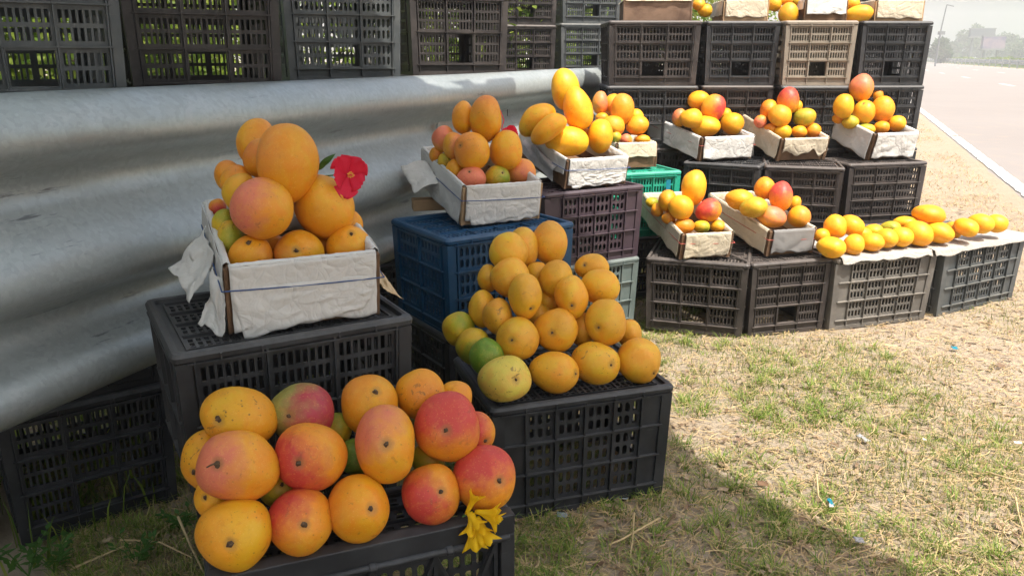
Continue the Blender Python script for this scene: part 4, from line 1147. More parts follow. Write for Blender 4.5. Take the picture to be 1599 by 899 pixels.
for i, (px, py, rx, ry, k, wds) in enumerate([
 (1091, 8, 10, 9, 'yellow', 'above the first gap of the top tier'), (1101, 17, 11, 10, 'yellow', 'in the first gap of the top tier, right of the brown tray'), (1209, 7, 11, 11, 'yellow', 'small, right of the cream tray on the top tier'),
 (1231, 22, 15, 17, 'yellow', 'large, left of the white tray on the top tier'), (1226, 1, 12, 7, 'orange', 'behind the white tray on the top tier, left'), (1248, 2, 11, 8, 'olive', 'just above the white tray'),
 (1304, -1, 14, 8, 'orange', 'resting in the white tray at its right'), (1330, 6, 12, 10, 'yellow', 'behind the lying one at the right of the white tray'), (1340, 23, 21, 14, 'yellow', 'lying at the right of the white tray on the top tier')]):
    Y = 3.98 if ry > 12 else 4.05
    P = atY(px, py, Y); s = (P-EYE).dot(CF)/F
    build_mango(P, rx*s, ry*s, min(rx, ry)*s, math.radians(8 if rx > 20 else 0), k, None, None, .3, .3, .06, f'{WORDS[k]} mango {wds}', 'mangoes on the top tier', 900+i, False)

# ------------------------------------------------------------------ paper, cloth and small things on the crates
def loose_sheet(name, pts, mat, label, cat, seed, amp=.006, nx=40, ny=16, t=.0008, group=None):
    """pts: 4 corners a b c d (a-b one edge, d-c the other)"""
    a, b_, c_, d = [Vector(p) for p in pts]; m = MB(); P = []
    nrm = (b_-a).cross(d-a).normalized()
    for j in range(ny+1):
        row = []
        for i in range(nx+1):
            s, q = i/nx, j/ny
            p = (a.lerp(b_, s)).lerp(d.lerp(c_, s), q)
            sz = (b_-a).length
            e = .010*nz(s*7+seed, q*3, seed)
            p = p + nrm*amp*(1.6*nz(s*2.2+seed, q*2.0, 1) + .35*abs(nz(s*7, q*6+seed, 3))) + nrm*amp*1.2*math.sin(q*3.0+seed)*q + (b_-a).normalized()*e*1.2*(q*(1-q)*2+.5) + (d-a).normalized()*.010*nz(s*3.5+seed*2, seed)*(1 if q > .5 else -1)
            row.append(p)
        P.append(row)
    m.grid(P); o = m.build(name, mat, None, True); thick(o, t)
    if label: tag(o, label, cat, group)
    return o
def on_crate(px, py, z): return atz(px, py, z)
# white paper under the heap: top sheets with an edge folded over the front
def draped(L, R, z, depth, drop, label, seed, mat):
    A, B = atz(*L, z), atz(*R, z); u = (B-A); w_ = u.length; u.normalize(); n = Vector((-u.y, u.x, 0))
    m = MB(); P = []; nx, ny = 44, 18
    for j in range(ny+1):
        row = []
        for i in range(nx+1):
            s = i/nx; q = j/ny
            wob = .010*nz(s*8+seed, seed)
            if q < .3:
                k = 1-q/.3; dd = drop*(.55+.9*abs(nz(s*4+seed, 3.1)))
                p = A + u*(s*w_) - n*(.008+.004*abs(nz(s*20, q*9, seed))+.012*k) + Vector((0, 0, .004-k*dd))
            else:
                k = (q-.3)/.7
                rise = .035*k*k*abs(nz(s*3.5+seed, 1.0)) if k > .75 else 0
                p = A + u*(s*w_+wob) + n*(k*depth) + Vector((0, 0, .004+.005*abs(nz(s*14, q*12, seed))+rise))
            row.append(p)
        P.append(row)
    m.grid(P); o = m.build('paper_sheet', mat, None, True); thick(o, .0008); tag(o, label, 'paper', 'paper sheets under the heaped mangoes')
draped((1312, 403), (1452, 390), .285, .30, .03, 'crumpled off-white paper sheet over the weathered grey crate', 1.3, M['sheet'])
draped((1456, 391), (1604, 366), .285, .30, .035, 'crumpled off-white paper sheet over the slate crate at the right end', 4.9, M['sheet'])
def apron(T, x0, x1, ztop, zb0, zb1, seed, out=.012):
    m = MB(); P = []; nx, ny = 40, 20
    for j in range(ny+1):
        q = j/ny; row = []
        for i in range(nx+1):
            sx = i/nx; zb = zb0 + (zb1-zb0)*sx + .008*nz(sx*5+seed, seed)
            z = ztop + (zb-ztop)*q
            d = .004 + out*q*(.5+.8*abs(nz(sx*2.5+seed, q*1.5))) + .005*abs(nz(sx*8+q*3+seed, q*5))
            xx = x0 + (x1-x0)*sx + .016*q*(1-sx) - .022*q*sx*q
            row.append(loc2(T, xx, -d-.004, z))
        P.append(row)
    m.grid(P); o = m.build('paper_wrap', M['paper'], None, True); thick(o, .0007)
    bpy.context.view_layer.update(); o.parent = T['o']; o.matrix_parent_inverse = T['o'].matrix_world.inverted(); return o
def loc2(T, x, y, z): return T['A'] + T['u']*x + T.get('nt', T['n'])*y + T.get('k', Vector((0, 0, 1)))*z
apron(T2, .002, T2['w']-.004, T2['h']*.70, -.006, .022, 2.0)
apron(T4, .004, T4['w']-.004, T4['h']*.70, .004, .006, 5.0, .007)
apron(T5, .004, T5['w']-.004, T5['h']*.60, .004, .010, 7.0, .007)
# torn paper at the left of the hibiscus tray
A2, u2, n2 = T2['A'], T2['u'], T2['n']
def loc2(T, x, y, z): return T['A'] + T['u']*x + T.get('nt', T['n'])*y + T.get('k', Vector((0, 0, 1)))*z
loose_sheet('torn_paper', [loc2(T2, -.012, .24, .10), loc2(T2, -.012, .12, .095), loc2(T2, -.045, .10, .005), loc2(T2, -.07, .22, .03)], M['paper'], 'torn strip of white paper hanging off the left side of the hibiscus tray', 'paper', 2.2, .012, 26, 20)
loose_sheet('torn_paper', [loc2(T2, -.012, .07, .09), loc2(T2, -.010, .01, .09), loc2(T2, -.022, -.01, .003), loc2(T2, -.055, .05, .004)], M['paper'], 'loose white paper tail curling onto the crate at the hibiscus tray corner', 'paper', 6.2, .010, 20, 24)
loose_sheet('torn_paper', [loc2(T2, T2['w']+.012, .01, .055), loc2(T2, T2['w']+.010, .13, .075), loc2(T2, T2['w']+.035, .12, .012), loc2(T2, T2['w']+.055, .03, .002)], M['papertan'], 'brown-stained paper flap at the right side of the hibiscus tray', 'paper', 8.2, .008, 20, 16)
loose_sheet('torn_paper', [loc2(T4, -.012, .30, .09), loc2(T4, -.012, .17, .07), loc2(T4, -.07, .20, .02), loc2(T4, -.075, .33, .065)], M['paper'], 'white paper flap sticking out left of the tray on the navy blue crate', 'paper', 3.3, .008, 24, 16)
loose_sheet('torn_paper', [loc2(T5, -.012, .30, .10), loc2(T5, -.012, .06, .07), loc2(T5, -.035, .05, .02), loc2(T5, -.05, .28, .06)], M['scrapgrey'], 'shiny grey plastic wrap hanging on the left side of the tray of long yellow mangoes', 'wrapping', 5.3, .014, 30, 18)
b = MB(); b.box(-.055, .055, -.025, .025, 0, .035)
wb = b.build('wooden_block', M['wood']); pb = atz(672, 327, Z2); wb.location = pb; wb.rotation_euler = (0, 0, math.radians(12))
bv = wb.modifiers.new('b', 'BEVEL'); bv.width = .004; bv.segments = 2
tag(wb, 'small brown wooden block on the navy blue crate, under the paper flap', 'block')

# ------------------------------------------------------------------ flowers
def petal(w_, l_, curl, seed, ruffle=.15, nu=8, nv=10):
    b = MB(); P = []
    for j in range(nv+1):
        t = j/nv; ww = w_*math.sin(math.pi*min(1, .12+.80*t))**.8*(.35+.65*t if t < .6 else 1)
        row = []
        for i in range(nu+1):
            s = i/nu*2-1
            row.append(Vector((s*ww, t*l_, curl*t*t - .25*w_*s*s*(1-t) + ruffle*w_*math.sin(s*7+seed)*t*t*.6)))
        P.append(row)
    b.grid(P); return b
def hibiscus(P, scale, face, label, seed, petals=5):
    o = empty('hibiscus_flower', tuple(P)); tag(o, label, 'flower')
    o.rotation_mode = 'QUATERNION'; o.rotation_quaternion = Vector(face).to_track_quat('Z', 'Y'); o.scale = (scale,)*3
    for k in range(petals):
        a = 2*math.pi*k/petals + seed
        b = petal(.66, 1.12*(.9+.15*math.sin(k*3.1+1)), .10+.2*math.sin(k*1.9), seed+k, .20)
        R = Matrix.Rotation(a, 4, 'Z') @ Matrix.Rotation(math.radians(20 + 9*math.sin(k*2.3+.5)), 4, 'X')
        b.map(lambda v: tuple(R @ Vector(v)))
        thick(b.build('petal', M['petal'], o, True), .012)
    b = MB(); b.tube([(0, 0, 0), (.04, 0, .4), (.10, .05, .85)], .045, 8, .03); b.build('stamen_column', M['petal'], o, True)
    g = random.Random(3)
    b = MB()
    for k in range(34):
        t = g.uniform(.45, 1); q = Vector((.10*t, .05*t, .85*t)); d = Vector((g.uniform(-1, 1), g.uniform(-1, 1), g.uniform(-.2, .8))).normalized()
        e = q + d*g.uniform(.10, .17); b.bar(q, e, .008); b.box(e.x-.02, e.x+.02, e.y-.02, e.y+.02, e.z-.02, e.z+.02)
    b.build('anthers', M['pollen'], o)['kind'] = 'stuff'
    return o
Pd = (loc2(T2, 0, .13, 0)-EYE).dot(CF)
def atdepth(px, py, d): return EYE + ray(px, py)*d
hf = hibiscus(atdepth(543, 274, Pd-.02), .037, (.30, -1, .12), 'bright red hibiscus flower stuck behind the large mangoes in the tray by the guardrail', .4)
def leafobj(P, Q, width, name, parent, fold=.2):
    P, Q = Vector(P), Vector(Q); b = MB(); d = Q-P; s = d.cross(Vector((0, -1, .3))).normalized(); up = s.cross(d).normalized()
    pts = []
    for j in range(9):
        t = j/8; wd = width*math.sin(math.pi*t**.8)
        pts.append([P+d*t - s*wd + up*fold*wd, P+d*t - up*.0, P+d*t + s*wd + up*fold*wd])
    b.grid(pts); o = b.build(name, M['leaf'], None, True); thick(o, .0005)
    return o
def adopt(o, parent):
    bpy.context.view_layer.update()
    o.parent = parent; o.matrix_parent_inverse = parent.matrix_world.inverted(); return o
bpy.context.view_layer.update()
adopt(leafobj(atdepth(497, 262, Pd), atdepth(524, 240, Pd), .006, 'leaf', hf), hf)
adopt(leafobj(atdepth(494, 266, Pd), atdepth(515, 249, Pd-.01), .005, 'leaf', hf), hf)
b = MB(); b.tube([atdepth(497, 300, Pd+.01), atdepth(505, 275, Pd), atdepth(541, 272, Pd)], .0015, 6); adopt(b.build('stalk', M['leaf']), hf)
Pd4 = (loc2(T4, 0, .17, 0)-EYE).dot(CF)
h2 = hibiscus(atdepth(797, 213, Pd4), .028, (.1, -1, .5), 'red hibiscus flower half hidden in the tray on the navy blue crate', 1.1)
b = MB(); b.tube([atdepth(783, 203, Pd4), atdepth(787, 188, Pd4), atdepth(781, 172, Pd4+.01)], .0012, 6); b2 = b.build('stalk', M['petal']); bpy.context.view_layer.update(); adopt(b2, h2)
# yellow trumpet flowers at the corner of the nearest crate
yf = empty('yellow_flowers', tuple(atz(748, 800, .305))); tag(yf, 'bunch of yellow trumpet flowers hanging over the rim of the nearest crate', 'flowers')
bpy.context.view_layer.update()
g = random.Random(4)
DY = (loc2(dict(A=NA, u=NU, n=NN), .45, .0, 0)-EYE).dot(CF)-.035
def trumpet(p0, p1, r):
    p0, p1 = atdepth(*p0, DY), atdepth(*p1, DY-.005); d = (p1-p0); L = d.length; d.normalize(); a = d.orthogonal().normalized(); c = d.cross(a)
    b = MB(); P = []
    for j in range(8):
        t = j/7; rr_ = r*(.22+.30*t+.48*max(0, t-.65)/.35*1.1)
        row = []
        for k in range(21):
            ph = 2*math.pi*k/20; q = rr_*(1+(.28*math.sin(5*ph) if t > .8 else 0)); row.append(p0 + d*(L*t + (.003*math.sin(5*ph) if t > .8 else 0)) + a*math.cos(ph)*q + c*math.sin(ph)*q)
        P.append(row)
    b.grid(P); o = b.build('blossom', M['yellow_petal'], None, True); thick(o, .0006); adopt(o, yf)
for p0, p1, r in (((728, 802), (744, 770), .011), ((734, 798), (741, 855), .016), ((745, 806), (764, 846), .016), ((742, 798), (777, 803), .014), ((737, 806), (732, 834), .013), ((750, 800), (779, 816), .014), ((746, 808), (754, 832), .014), ((738, 800), (752, 848), .013), ((730, 800), (748, 822), .013)): trumpet(p0, p1, r)
b = MB()
for q in ((722, 806), (730, 795), (738, 798), (742, 804)): b.tube([atdepth(735, 800, DY+.002), atdepth(*q, DY+.001)], .0016, 6)
adopt(b.build('stalk', M['leaf']), yf)

# ------------------------------------------------------------------ grass, straw, scraps
def scatter_blades(name, mat, n, fn, seed, kind='blade'):
    g = np.random.RandomState(seed); V = []; Fc = []
    k = 0
    while k < n:
        x, y, h, wd, lean = fn(g)
        if x is None: k += 1; continue
        a = g.uniform(0, 2*math.pi); ca, sa = math.cos(a), math.sin(a); z = ground_z(x, y)
        b = g.uniform(0, 2*math.pi); lx, ly = math.cos(b)*lean, math.sin(b)*lean
        n0 = len(V)
        V += [(x-ca*wd, y-sa*wd, z-.002), (x+ca*wd, y+sa*wd, z-.002),
              (x+lx*.35+ca*wd*.7, y+ly*.35+sa*wd*.7, z+h*.6), (x+lx*.35-ca*wd*.7, y+ly*.35-sa*wd*.7, z+h*.6), (x+lx, y+ly, z+h)]
        Fc += [(n0, n0+1, n0+2, n0+3), (n0+3, n0+2, n0+4)]
        k += 1
    me = bpy.data.meshes.new(name); me.from_pydata(V, [], Fc); me.materials.append(mat)
    return link(bpy.data.objects.new(name, me))
def lateral(x, y): return x*RN.x + y*RN.y
def gdens(x, y):
    d = .5 + .9*fbm(x*1.1+3, y*1.1, 5) + .5*fbm(x*5, y*5, 9)
    # greener close to the crates, barer to the right and towards the road
    d += .45*math.exp(-((x-.75)**2+(y-2.35)**2)/.35) + .25*math.exp(-((x-.55)**2+(y-1.75)**2)/.10)
    d -= max(0, (x-1.2))*.55
    if y < 1.7 and x > .2: d -= .12
    if lateral(x, y) < -.45: d += .45
    return d
def grassfn(g):
    # more blades near the camera, where they show large
    y = .75 + 5.0*g.rand()**1.4; x = (g.rand()*1.7-.78)*y*.95 + .1
    if lateral(x, y) > 1.08: return (None,)*5
    d = gdens(x, y)
    if g.rand() > d: return (None,)*5
    h = g.uniform(.008, .030)*(.6+.6*min(1, d)); return x, y, h, g.uniform(.0006, .0014), g.uniform(.004, .03)
def clumps(name, n, seed, per, h0, h1, wd, spread, dens):
    g = np.random.RandomState(seed); V = []; Fc = []
    for k in range(n):
        y = .8 + 5.0*g.rand()**1.25; x = (g.rand()*1.7-.78)*y*.95 + .1
        if lateral(x, y) > 1.05 or g.rand() > dens(x, y): continue
        big = g.uniform(.5, 1.3)
        for m in range(int(per*g.uniform(.5, 1.3))):
            a = g.uniform(0, 6.283); rr_ = spread*g.rand()**.7; bx, by = x+math.cos(a)*rr_, y+math.sin(a)*rr_
            z = ground_z(bx, by); h = g.uniform(h0, h1)*big; w_ = wd*g.uniform(.6, 1.3); o = a + g.uniform(-.9, .9); L = h*g.uniform(.3, 1.5); c_, s_ = math.cos(o), math.sin(o); px, py = -s_*w_, c_*w_
            n0 = len(V)
            for t, ww in ((0, 1), (.45, .9), (.8, .6)):
                q = t*t; V.append((bx+c_*L*q-px*ww, by+s_*L*q-py*ww, z-.002+h*t*(1-.25*t))); V.append((bx+c_*L*q+px*ww, by+s_*L*q+py*ww, z-.002+h*t*(1-.25*t)))
            V.append((bx+c_*L, by+s_*L, z+h*.72)); Fc += [(n0, n0+1, n0+3, n0+2), (n0+2, n0+3, n0+5, n0+4), (n0+4, n0+5, n0+6)]
    me = bpy.data.meshes.new(name); me.from_pydata(V, [], Fc); me.materials.append(M['clump'])
    return link(bpy.data.objects.new(name, me))
def cdens(x, y):
    d = -.03 + .75*fbm(x*1.3+8, y*1.3, 2) + .5*nz(x*4.5, y*4.5, 6)
    d += .95*math.exp(-((x-.78)**2/.30+(y-2.35)**2/.22)) + .8*math.exp(-((x-.50)**2+(y-1.72)**2)/.07) + .55*math.exp(-((x-.75)**2/.15+(y-1.45)**2/.05)) + .5*math.exp(-((x-.1)**2+(y-1.52)**2)/.03)
    d -= max(0, x-1.1)*.7
    if lateral(x, y) < -.40: d += .5
    return d
tag(clumps('grass', 9000, 21, 26, .018, .042, .0011, .022, cdens), 'green tufts of grass near the feet of the crates', 'grass', kind='stuff')
tag(scatter_blades('grass', M['grass'], 170000, grassfn, 1), 'short patchy green and drying grass among the crates', 'grass', kind='stuff')
def straw_obj(name, mat, n, seed, lmin, lmax, w_, fn=None):
    g = np.random.RandomState(seed); V = []; Fc = []
    for k in range(n):
        y = .8 + 5.2*g.rand()**1.35; x = (g.rand()*1.7-.75)*y*.95 + .1
        la = lateral(x, y)
        if la > 1.15 and g.rand() > .05: continue
        L = lmin + (lmax-lmin)*g.rand()**2.2; a = g.uniform(0, 2*math.pi); wd = w_*g.uniform(.6, 1.4); bend = g.uniform(-.35, .35)
        z0 = ground_z(x, y) + g.uniform(.001, .010); tz = g.uniform(-.05, .16)*L
        n0 = len(V); m = 4
        for i in range(m+1):
            t = i/m-.5; aa = a + bend*t*2; px = x+math.cos(aa)*L*t; py = y+math.sin(aa)*L*t; pz = z0 + tz*(t+.5) + .12*L*(.25-t*t)*(g.rand() if L > .05 else .3)
            sx, sy = -math.sin(aa)*wd, math.cos(aa)*wd
            V += [(px-sx, py-sy, pz), (px+sx, py+sy, pz+wd*.6)]
        for i in range(m): q = n0+2*i; Fc.append((q, q+1, q+3, q+2))
    me = bpy.data.meshes.new(name); me.from_pydata(V, [], Fc); me.materials.append(mat)
    return link(bpy.data.objects.new(name, me))
tag(straw_obj('straw', M['straw'], 105000, 3, .007, .070, .0008), 'dry yellow straw scattered on the soil', 'straw', kind='stuff')
def farstraw(g):
    s_ = 4 + 12*g.rand()**1.4; l = g.uniform(.1, 1.15); p = rl(s_, l)
    if g.rand() > .35+.9*fbm(p.x*.9, p.y*.9, 3): return (None,)*5
    return p.x, p.y, g.uniform(.008, .03), g.uniform(.001, .003), g.uniform(.02, .06)
tag(scatter_blades('dry_grass', M['straw'], 26000, farstraw, 12), 'thin dry grass on the verge beside the road line', 'grass', kind='stuff')
tag(straw_obj('leaf_litter', M['debris'], 11000, 4, .008, .034, .0042), 'dry leaf bits and chips on the soil', 'litter', kind='stuff')
g = random.Random(8)
def stalk(name, pts, r, label, group='long dry stalks on the ground', z=.012):
    b = MB(); P = [atz(px, py, zz) for px, py, zz in pts]; b.tube(P, r*1.3, 6, r*.8); o = b.build(name, M['straw']); tag(o, label, 'straw stalk', group)
stalk('straw_stalk', [(278, 806, .06), (297, 850, .03), (318, 893, .01)], .0022, 'pale dry stalk leaning beside the nearest crate at lower left')
stalk('straw_stalk', [(188, 842, .03), (250, 846, .04), (300, 870, .02)], .0018, 'long thin dry stalk in front of the crate under the rail')
stalk('straw_stalk', [(110, 888, .01), (205, 847, .03)], .002, 'dry stalk pointing up to the crate under the rail')
stalk('straw_stalk', [(990, 800, .02), (988, 840, .015), (984, 870, .01)], .0016, 'thin upright dry stem in the shaded grass right of the nearest heap')
stalk('straw_stalk', [(1030, 808, .01), (970, 842, .015), (950, 850, .01)], .0020, 'slanting dry stem in the shaded grass')
stalk('straw_stalk', [(1275, 740, .02), (1278, 775, .01), (1290, 790, .01)], .0020, 'curved dry stem by the shadow edge')
stalk('straw_stalk', [(1540, 736, .01), (1570, 745, .02), (1599, 752, .01)], .0020, 'golden stem at the right edge of the picture')
stalk('straw_stalk', [(1586, 776, .02), (1590, 800, .01), (1599, 830, .01)], .0022, 'golden stem at the lower right edge')
stalk('straw_stalk', [(1150, 540, .02), (1165, 555, .01), (1172, 568, .01)], .0020, 'dry bent stem on the sunny grass')
def scrap(px, py, sx, sy, mat, label, seed, name='litter_scrap', rz=0.0):
    P = atz(px, py, .006); gg = random.Random(seed); b = MB(); Q = []
    for j in range(7):
        Q.append([(sx*(i/8-.5)*(1+.2*nz(j*.9, seed)), sy*(j/6-.5)*(1+.2*nz(i*.8, seed, 2)), .004+.008*abs(nz(i*.7+seed, j*.8, 1))) for i in range(9)])
    b.grid(Q); o = b.build(name, mat, None, True); thick(o, .001); o.location = P; o.rotation_euler = (.15, .1, rz); tag(o, label, 'litter')
scrap(1490, 545, .022, .018, M['teal'], 'crushed teal plastic scrap on the bare soil near the right crates', 1)
scrap(1347, 686, .018, .035, M['scrapgrey'], 'grey plastic sliver lying on the sunny grass', 2, rz=.5)
scrap(1296, 786, .010, .022, M['teal'], 'tiny teal and white cap at the shadow edge', 3)
scrap(1297, 792, .009, .008, M['paper'], 'tiny white scrap touching the teal cap', 4)
scrap(970, 775, .030, .028, M['wrapper'], 'crumpled pale blue wrapper at the foot of the black crate, right', 5)
scrap(877, 806, .022, .016, M['wrapper'], 'crumpled pale blue wrapper at the foot of the black crate, left', 6)
scrap(1588, 693, .020, .008, M['paper'], 'white paper scrap at the right edge of the picture', 7)
scrap(1442, 688, .008, .008, M['paper'], 'tiny white crumb on the soil', 8)
scrap(1190, 757, .028, .020, M['board'], 'dark curled dead leaf at the shadow edge', 9, 'dead_leaf')
scrap(1390, 541, .045, .012, M['straw'], 'golden dead leaf near the grey crate', 10, 'dead_leaf')
scrap(1340, 845, .020, .016, M['scrapgrey'], 'small grey stone in the shaded grass', 11, 'stone')
scrap(1492, 213, .11, .03, M['board'], 'dark stick lying on the road by the edge line', 12, 'stick')
# leafy weeds at the lower left
def weed(P, n, h, label, seed):
    o = empty('weed_plant', tuple(P)); tag(o, label, 'weed', 'weeds by the guardrail'); gg = random.Random(seed)
    st = MB(); 
    for k in range(n):
        a = gg.uniform(0, 6.28); q = Vector((math.cos(a)*h*.5, math.sin(a)*h*.5, h*gg.uniform(.5, 1))); st.tube([(0, 0, 0), q*.6+Vector((0, 0, h*.15)), q], .0012, 5, .0006)
        b = MB()
        for m in range(5):
            c0 = q*(.45+.14*m); d = Vector((gg.uniform(-1, 1), gg.uniform(-1, 1), gg.uniform(-.1, .6))).normalized()*h*.28; s = d.cross(Vector((0, 0, 1))).normalized()*h*.07
            b.quad(c0, c0+d*.5+s, c0+d, c0+d*.5-s)
        b.build('leaf', M['weed'], o)
    st.build('stem', M['leaf'], o)
weed(atz(45, 899, 0), 7, .09, 'small green weed in the lower left corner', 1)
weed(atz(85, 893, 0), 9, .08, 'feathery green weed near the lower left corner', 2)
weed(atz(215, 885, 0), 8, .07, 'leafy weed in front of the crate under the rail', 3)
weed(atz(285, 830, 0), 8, .07, 'green weed beside the nearest crate', 4)

# ------------------------------------------------------------------ bushes behind the crates, left
def leaf_cloud(name, mat, cen, rad, n, size, seed, parent, zmin=0.0):
    g = np.random.RandomState(seed); V = []; Fc = []
    clumps = [(g.uniform(-1, 1, 3)*np.array([.75, .75, .75])) for _ in range(14)]
    for k in range(n):
        c_ = clumps[g.randint(len(clumps))]; d = g.normal(0, 1, 3); d /= np.linalg.norm(d)
        p = (c_ + d*.42*g.rand()**.4)*np.array(rad) + np.array(cen)
        if p[2] < zmin: continue
        a = g.normal(0, 1, 3); a /= np.linalg.norm(a); b = np.cross(a, g.normal(0, 1, 3)); b /= np.linalg.norm(b)
        s = size*g.uniform(.6, 1.3); n0 = len(V)
        V += [tuple(p-a*s), tuple(p+b*s*.38), tuple(p+a*s), tuple(p-b*s*.38)]; Fc.append((n0, n0+1, n0+2, n0+3))
    me = bpy.data.meshes.new(name); me.from_pydata(V, [], Fc); me.materials.append(mat)
    return link(bpy.data.objects.new(name, me), parent)
def plant(name, x, y, h, r, n, size, mat, label, cat, group, seed, trunk_r=.03, crown_lo=.25):
    o = empty(name, (x, y, 0)); tag(o, label, cat, group); g = random.Random(seed)
    leaf_cloud('crown', mat, (0, 0, h*(1+crown_lo)/2), (r, r, h*(1-crown_lo)/2*1.1), n, size, seed, o, .02)
    b = MB(); b.tube([(0, 0, 0), (r*.05, 0, h*.3), (-r*.05, .02*h, h*.75)], trunk_r, 8, trunk_r*.4)
    for k in range(5):
        a = g.uniform(0, 6.28); z0 = h*g.uniform(.2, .5); b.tube([(0, 0, z0), (math.cos(a)*r*.4, math.sin(a)*r*.4, z0+h*.2), (math.cos(a)*r*.75, math.sin(a)*r*.75, z0+h*.35)], trunk_r*.45, 6, trunk_r*.15)
    b.build('trunk', M['trunk'], o, True)
words_b = ['behind the leftmost crate stack', 'behind the gap between the first two stacks', 'behind the second crate stack', 'behind the third crate stack', 'behind the fourth crate stack', 'behind the narrow far stack', 'behind the tall back stacks, left', 'behind the tall back stacks, right']
for i, (x, y, h, r) in enumerate([(-2.9, 3.6, 1.7, .8), (-2.1, 4.4, 1.9, .9), (-1.5, 3.9, 1.5, .7), (-1.3, 5.4, 2.0, .9), (-.5, 5.6, 1.8, .8), (.3, 6.6, 1.7, .9), (1.0, 7.4, 1.9, .9), (2.0, 8.6, 2.0, 1.0)]):
    plant('bush', x, y, h, r, 9000, .032, M['bush'], 'sunlit yellow-green bush ' + words_b[i], 'bush', 'bushes behind the crates', 40+i, .02, .05)
# green bank behind the rail
mb = MB(); mb.grid([[rl(s, -RAIL-1.2-0.4*j, .0+.03*j+.05*fbm(s*.5, j*.6)) for j in range(24)] for s in np.arange(-2, 30, .5)])
tag(mb.build('verge', M['verge'], smooth=True), kind='structure')
def vergefn(g):
    s = g.uniform(0, 9); l = -RAIL - g.uniform(.15, 3.2); p = rl(s, l)
    return p.x, p.y, g.uniform(.04, .16), g.uniform(.002, .004), g.uniform(.01, .06)
tag(scatter_blades('undergrowth', M['bush'], 16000, vergefn, 6), 'tall green weeds behind the guardrail', 'undergrowth', kind='stuff')

# ------------------------------------------------------------------ far side of the road
mr = empty('median_barrier', tuple(rl(20, 13.6))); mr.rotation_euler = (0, 0, ang); tag(mr, 'low pale steel barrier along the far side of the road', 'barrier')
prof2 = [(.75, .06), (.72, .02), (.66, 0), (.60, .02), (.56, .07), (.52, .07), (.48, .02), (.42, 0), (.36, .02), (.33, .06)]
b = MB(); b.grid([[(x, d, z) for z, d in prof2] for x in (0, 60, 120, 240, 480, 900)]); thick(b.build('beam', M['steel'], mr), .01)
for k in range(60):
    b = MB(); b.box(k*4-.06, k*4+.06, .09, .2, 0, .8); b.build('post', M['steel'], mr)
mb = MB(); mb.grid([[rl(s, 14.2, .0), rl(s, 15.5, .35), rl(s, 19, .45), rl(s, 60, .4), rl(s, 900, .3)] for s in (-20, 60, 200, 800, 2400)])
tag(mb.build('far_verge', M['verge']), kind='structure')
g = np.random.RandomState(9); V = []; Fc = []
for k in range(30000):
    s = 12 + 240*g.rand()**1.5; l = 14.6+g.rand()*3; hgt = .35+.55*abs(fbm(s*.25, l*.4)); p = rl(s, l, .2+hgt*g.rand()**.6)
    a = g.normal(0, 1, 3); a /= np.linalg.norm(a); b = np.cross(a, g.normal(0, 1, 3)); b /= np.linalg.norm(b); p = np.array(p); sz = .06+.0012*s; n0 = len(V)
    V += [tuple(p-a*sz), tuple(p+b*sz*.5), tuple(p+a*sz), tuple(p-b*sz*.5)]; Fc.append((n0, n0+1, n0+2, n0+3))
me = bpy.data.meshes.new('shrubbery'); me.from_pydata(V, [], Fc); me.materials.append(M['bush'])
tag(link(bpy.data.objects.new('shrubbery', me)), 'low green shrubs along the far side of the road', 'shrubbery', kind='stuff')
# hazy trees: pixel x, top pixel y, distance
tw = ['hazy tree right beside the tall crate stack', 'hazy round tree left of the billboards', 'tallest hazy tree, behind the grey billboard', 'broad hazy tree behind the billboards', 'hazy tree just right of the blue billboard', 'hazy tree near the right edge', 'hazy tree cut by the right edge of the picture', 'faint hazy tree low between the first two']
for i, (px, ty, D, r) in enumerate([(1465, 64, 130, 1.8), (1493, 68, 190, 3.5), (1517, 42, 200, 4.0), (1535, 55, 220, 5.0), (1579, 67, 190, 2.6), (1592, 58, 190, 3.0), (1608, 64, 170, 4.0), (1480, 77, 220, 3.0)]):
    P = atY(px, HZ, D); top = atY(px, ty, D).z
    plant('far_tree', P.x, P.y, top, r, 2600, .5, M['treeleaf'], tw[i], 'tree', 'hazy trees across the road', 70+i, .25, .15)
def billboard(px0, px1, py0, py1, D, mat, label):
    a = atY(px0, py0, D); b_ = atY(px1, py1, D); o = empty('billboard', ((a.x+b_.x)/2, D, 0)); tag(o, label, 'billboard', 'billboards across the road')
    wd = b_.x-a.x; m = MB(); m.box(-wd/2, wd/2, -.3, .3, b_.z, a.z); m.build('panel', M[mat], o)
    f = MB(); f.box(-wd/2-.1, wd/2+.1, -.32, .32, b_.z-.25, b_.z-.02); f.box(-wd/2-.1, wd/2+.1, -.32, .32, a.z+.02, a.z+.2); f.build('frame', M['darkmetal'], o)
    for x in (-wd*.3, wd*.3):
        p = MB(); p.tube([(x, .4, 0), (x, .4, b_.z+.5)], .22, 8); p.build('post', M['darkmetal'], o)
billboard(1515, 1552, 46, 57, 150, 'billboard_a', 'hazy grey billboard, the higher of the two across the road')
billboard(1535, 1567, 58, 76, 135, 'billboard_b', 'hazy blue and red billboard, the lower of the two across the road')
lp = atY(1462, HZ, 90); o = empty('lamp_post', (lp.x, lp.y, 0)); tag(o, 'thin hazy lamp post beside the tall crate stack', 'lamp post')
tz = atY(1462, 8, 90).z
b = MB(); b.tube([(0, 0, 0), (.1, 0, tz*.6), (.35, 0, tz)], .10, 8, .05); b.build('pole', M['darkmetal'], o)
b = MB(); b.bar((.35, 0, tz), (1.1, 0, tz-.15), .10, .08); b.build('lamp_arm', M['darkmetal'], o)
b = MB(); b.box(-.1, .5, -.2, .2, tz*.52, tz*.52+.35); b.build('camera_box', M['darkmetal'], o)

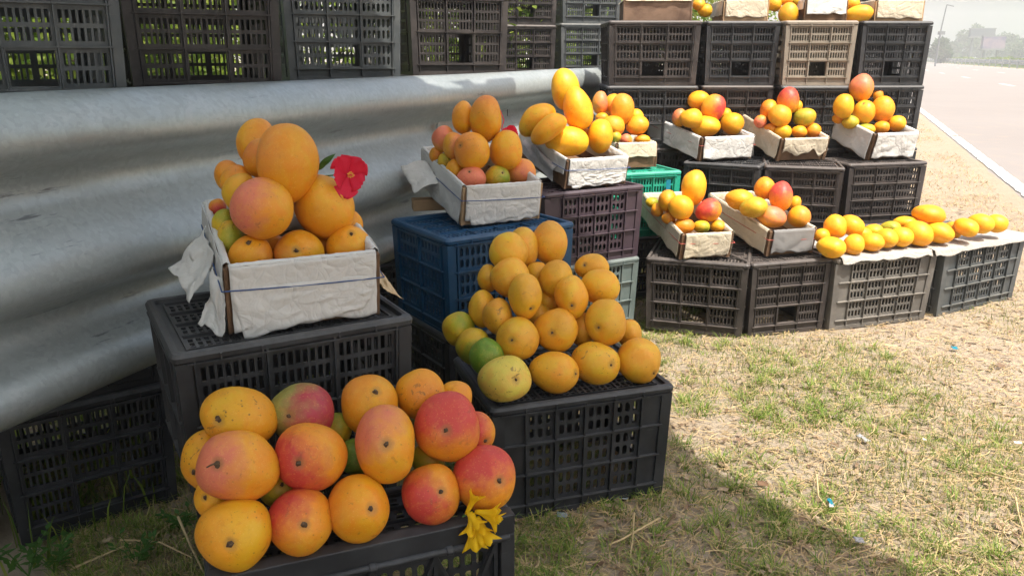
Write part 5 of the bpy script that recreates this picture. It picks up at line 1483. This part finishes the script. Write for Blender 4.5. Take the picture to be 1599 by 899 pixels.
# ------------------------------------------------------------------ unseen tarpaulin added overhead, outline shaped to cast the shade on the front cluster
ZC = 2.3
def up_to(P, z=None):
    P = Vector(P); return P + SDIR*((ZC-P.z)/SDIR.z)
edge = [atz(1475, 925, 0), atz(1400, 872, 0), atz(1325, 835, 0), atz(1250, 800, 0), atz(1180, 765, 0), atz(1120, 735, 0), atz(1068, 700, 0)]  # canopy edge traced back from where the ground shade should end
rail_at = lambda px, py: (lambda r: EYE + r*((-RAIL-.03 - EYE.dot(RN))/r.dot(RN)))(ray(px, py))
edge2 = [atz(1000, 600, 0.0)+Vector((.0, .25, 0)), Vector((.62, 2.45, .45)), Vector((.45, 2.75, .60)), Vector((.22, 2.72, .62))]
E = [up_to(p) for p in edge + edge2]
strips = [rail_at(800, 125), rail_at(760, 128), rail_at(752, 150), rail_at(735, 150), rail_at(730, 128), rail_at(700, 135), rail_at(720, 165), rail_at(690, 165), rail_at(665, 140)]  # notches shaped into the canopy edge to drop light strips on the rail
E2 = [up_to(p) for p in strips]
for p in E+E2: print('tarp', round(p.x, 2), round(p.y, 2))
outline = E + E2 + [up_to(rail_at(640, 90))+Vector((-.3, .3, 0)), Vector((-2.6, 3.2, ZC)), Vector((-3.0, -2.0, ZC)), Vector((2.8, -2.4, ZC)), up_to(atz(1599, 1050, 0))]
tp = empty('added_shade_canopy', (0, -1.5, 0)); tag(tp, 'unseen tarpaulin canopy on poles, added to shade the front of the stall', 'canopy')
b = MB(); b.v = [tuple(Vector(p)-Vector((0, -1.5, 0))) for p in outline]; b.f = [tuple(range(len(outline)))]
to = b.build('tarpaulin', M['tarp'], tp); thick(to, .003)
for x, y in ((-2.7, -1.9), (2.5, -2.2), (-2.5, 3.0)):
    b = MB(); b.tube([(x, y+1.5, 0), (x, y+1.5, ZC)], .025, 10); b.build('pole', M['wood'], tp)

# ------------------------------------------------------------------ haze
b = MB(); b.box(-160, 420, -40, 420, -1.0, 22)
hz = b.build('haze', None) if False else None
hm = bpy.data.materials.new('haze_air'); hm.use_nodes = True; t = hm.node_tree; t.nodes.remove(t.nodes['Principled BSDF'])
pv = t.nodes.new('ShaderNodeVolumePrincipled'); pv.inputs['Color'].default_value = (.95, .98, 1, 1); pv.inputs['Density'].default_value = .0030; pv.inputs['Anisotropy'].default_value = .3
t.links.new(pv.outputs[0], t.nodes['Material Output'].inputs['Volume'])
USE_HAZE = True
if USE_HAZE:
    hz = b.build('haze', hm); tag(hz, 'pale haze hanging over the road', 'haze', kind='stuff')
SC.cycles.max_bounces = 6; SC.cycles.volume_bounces = 1
SC.cycles.volume_step_rate = 1
SC.cycles.use_denoising = True
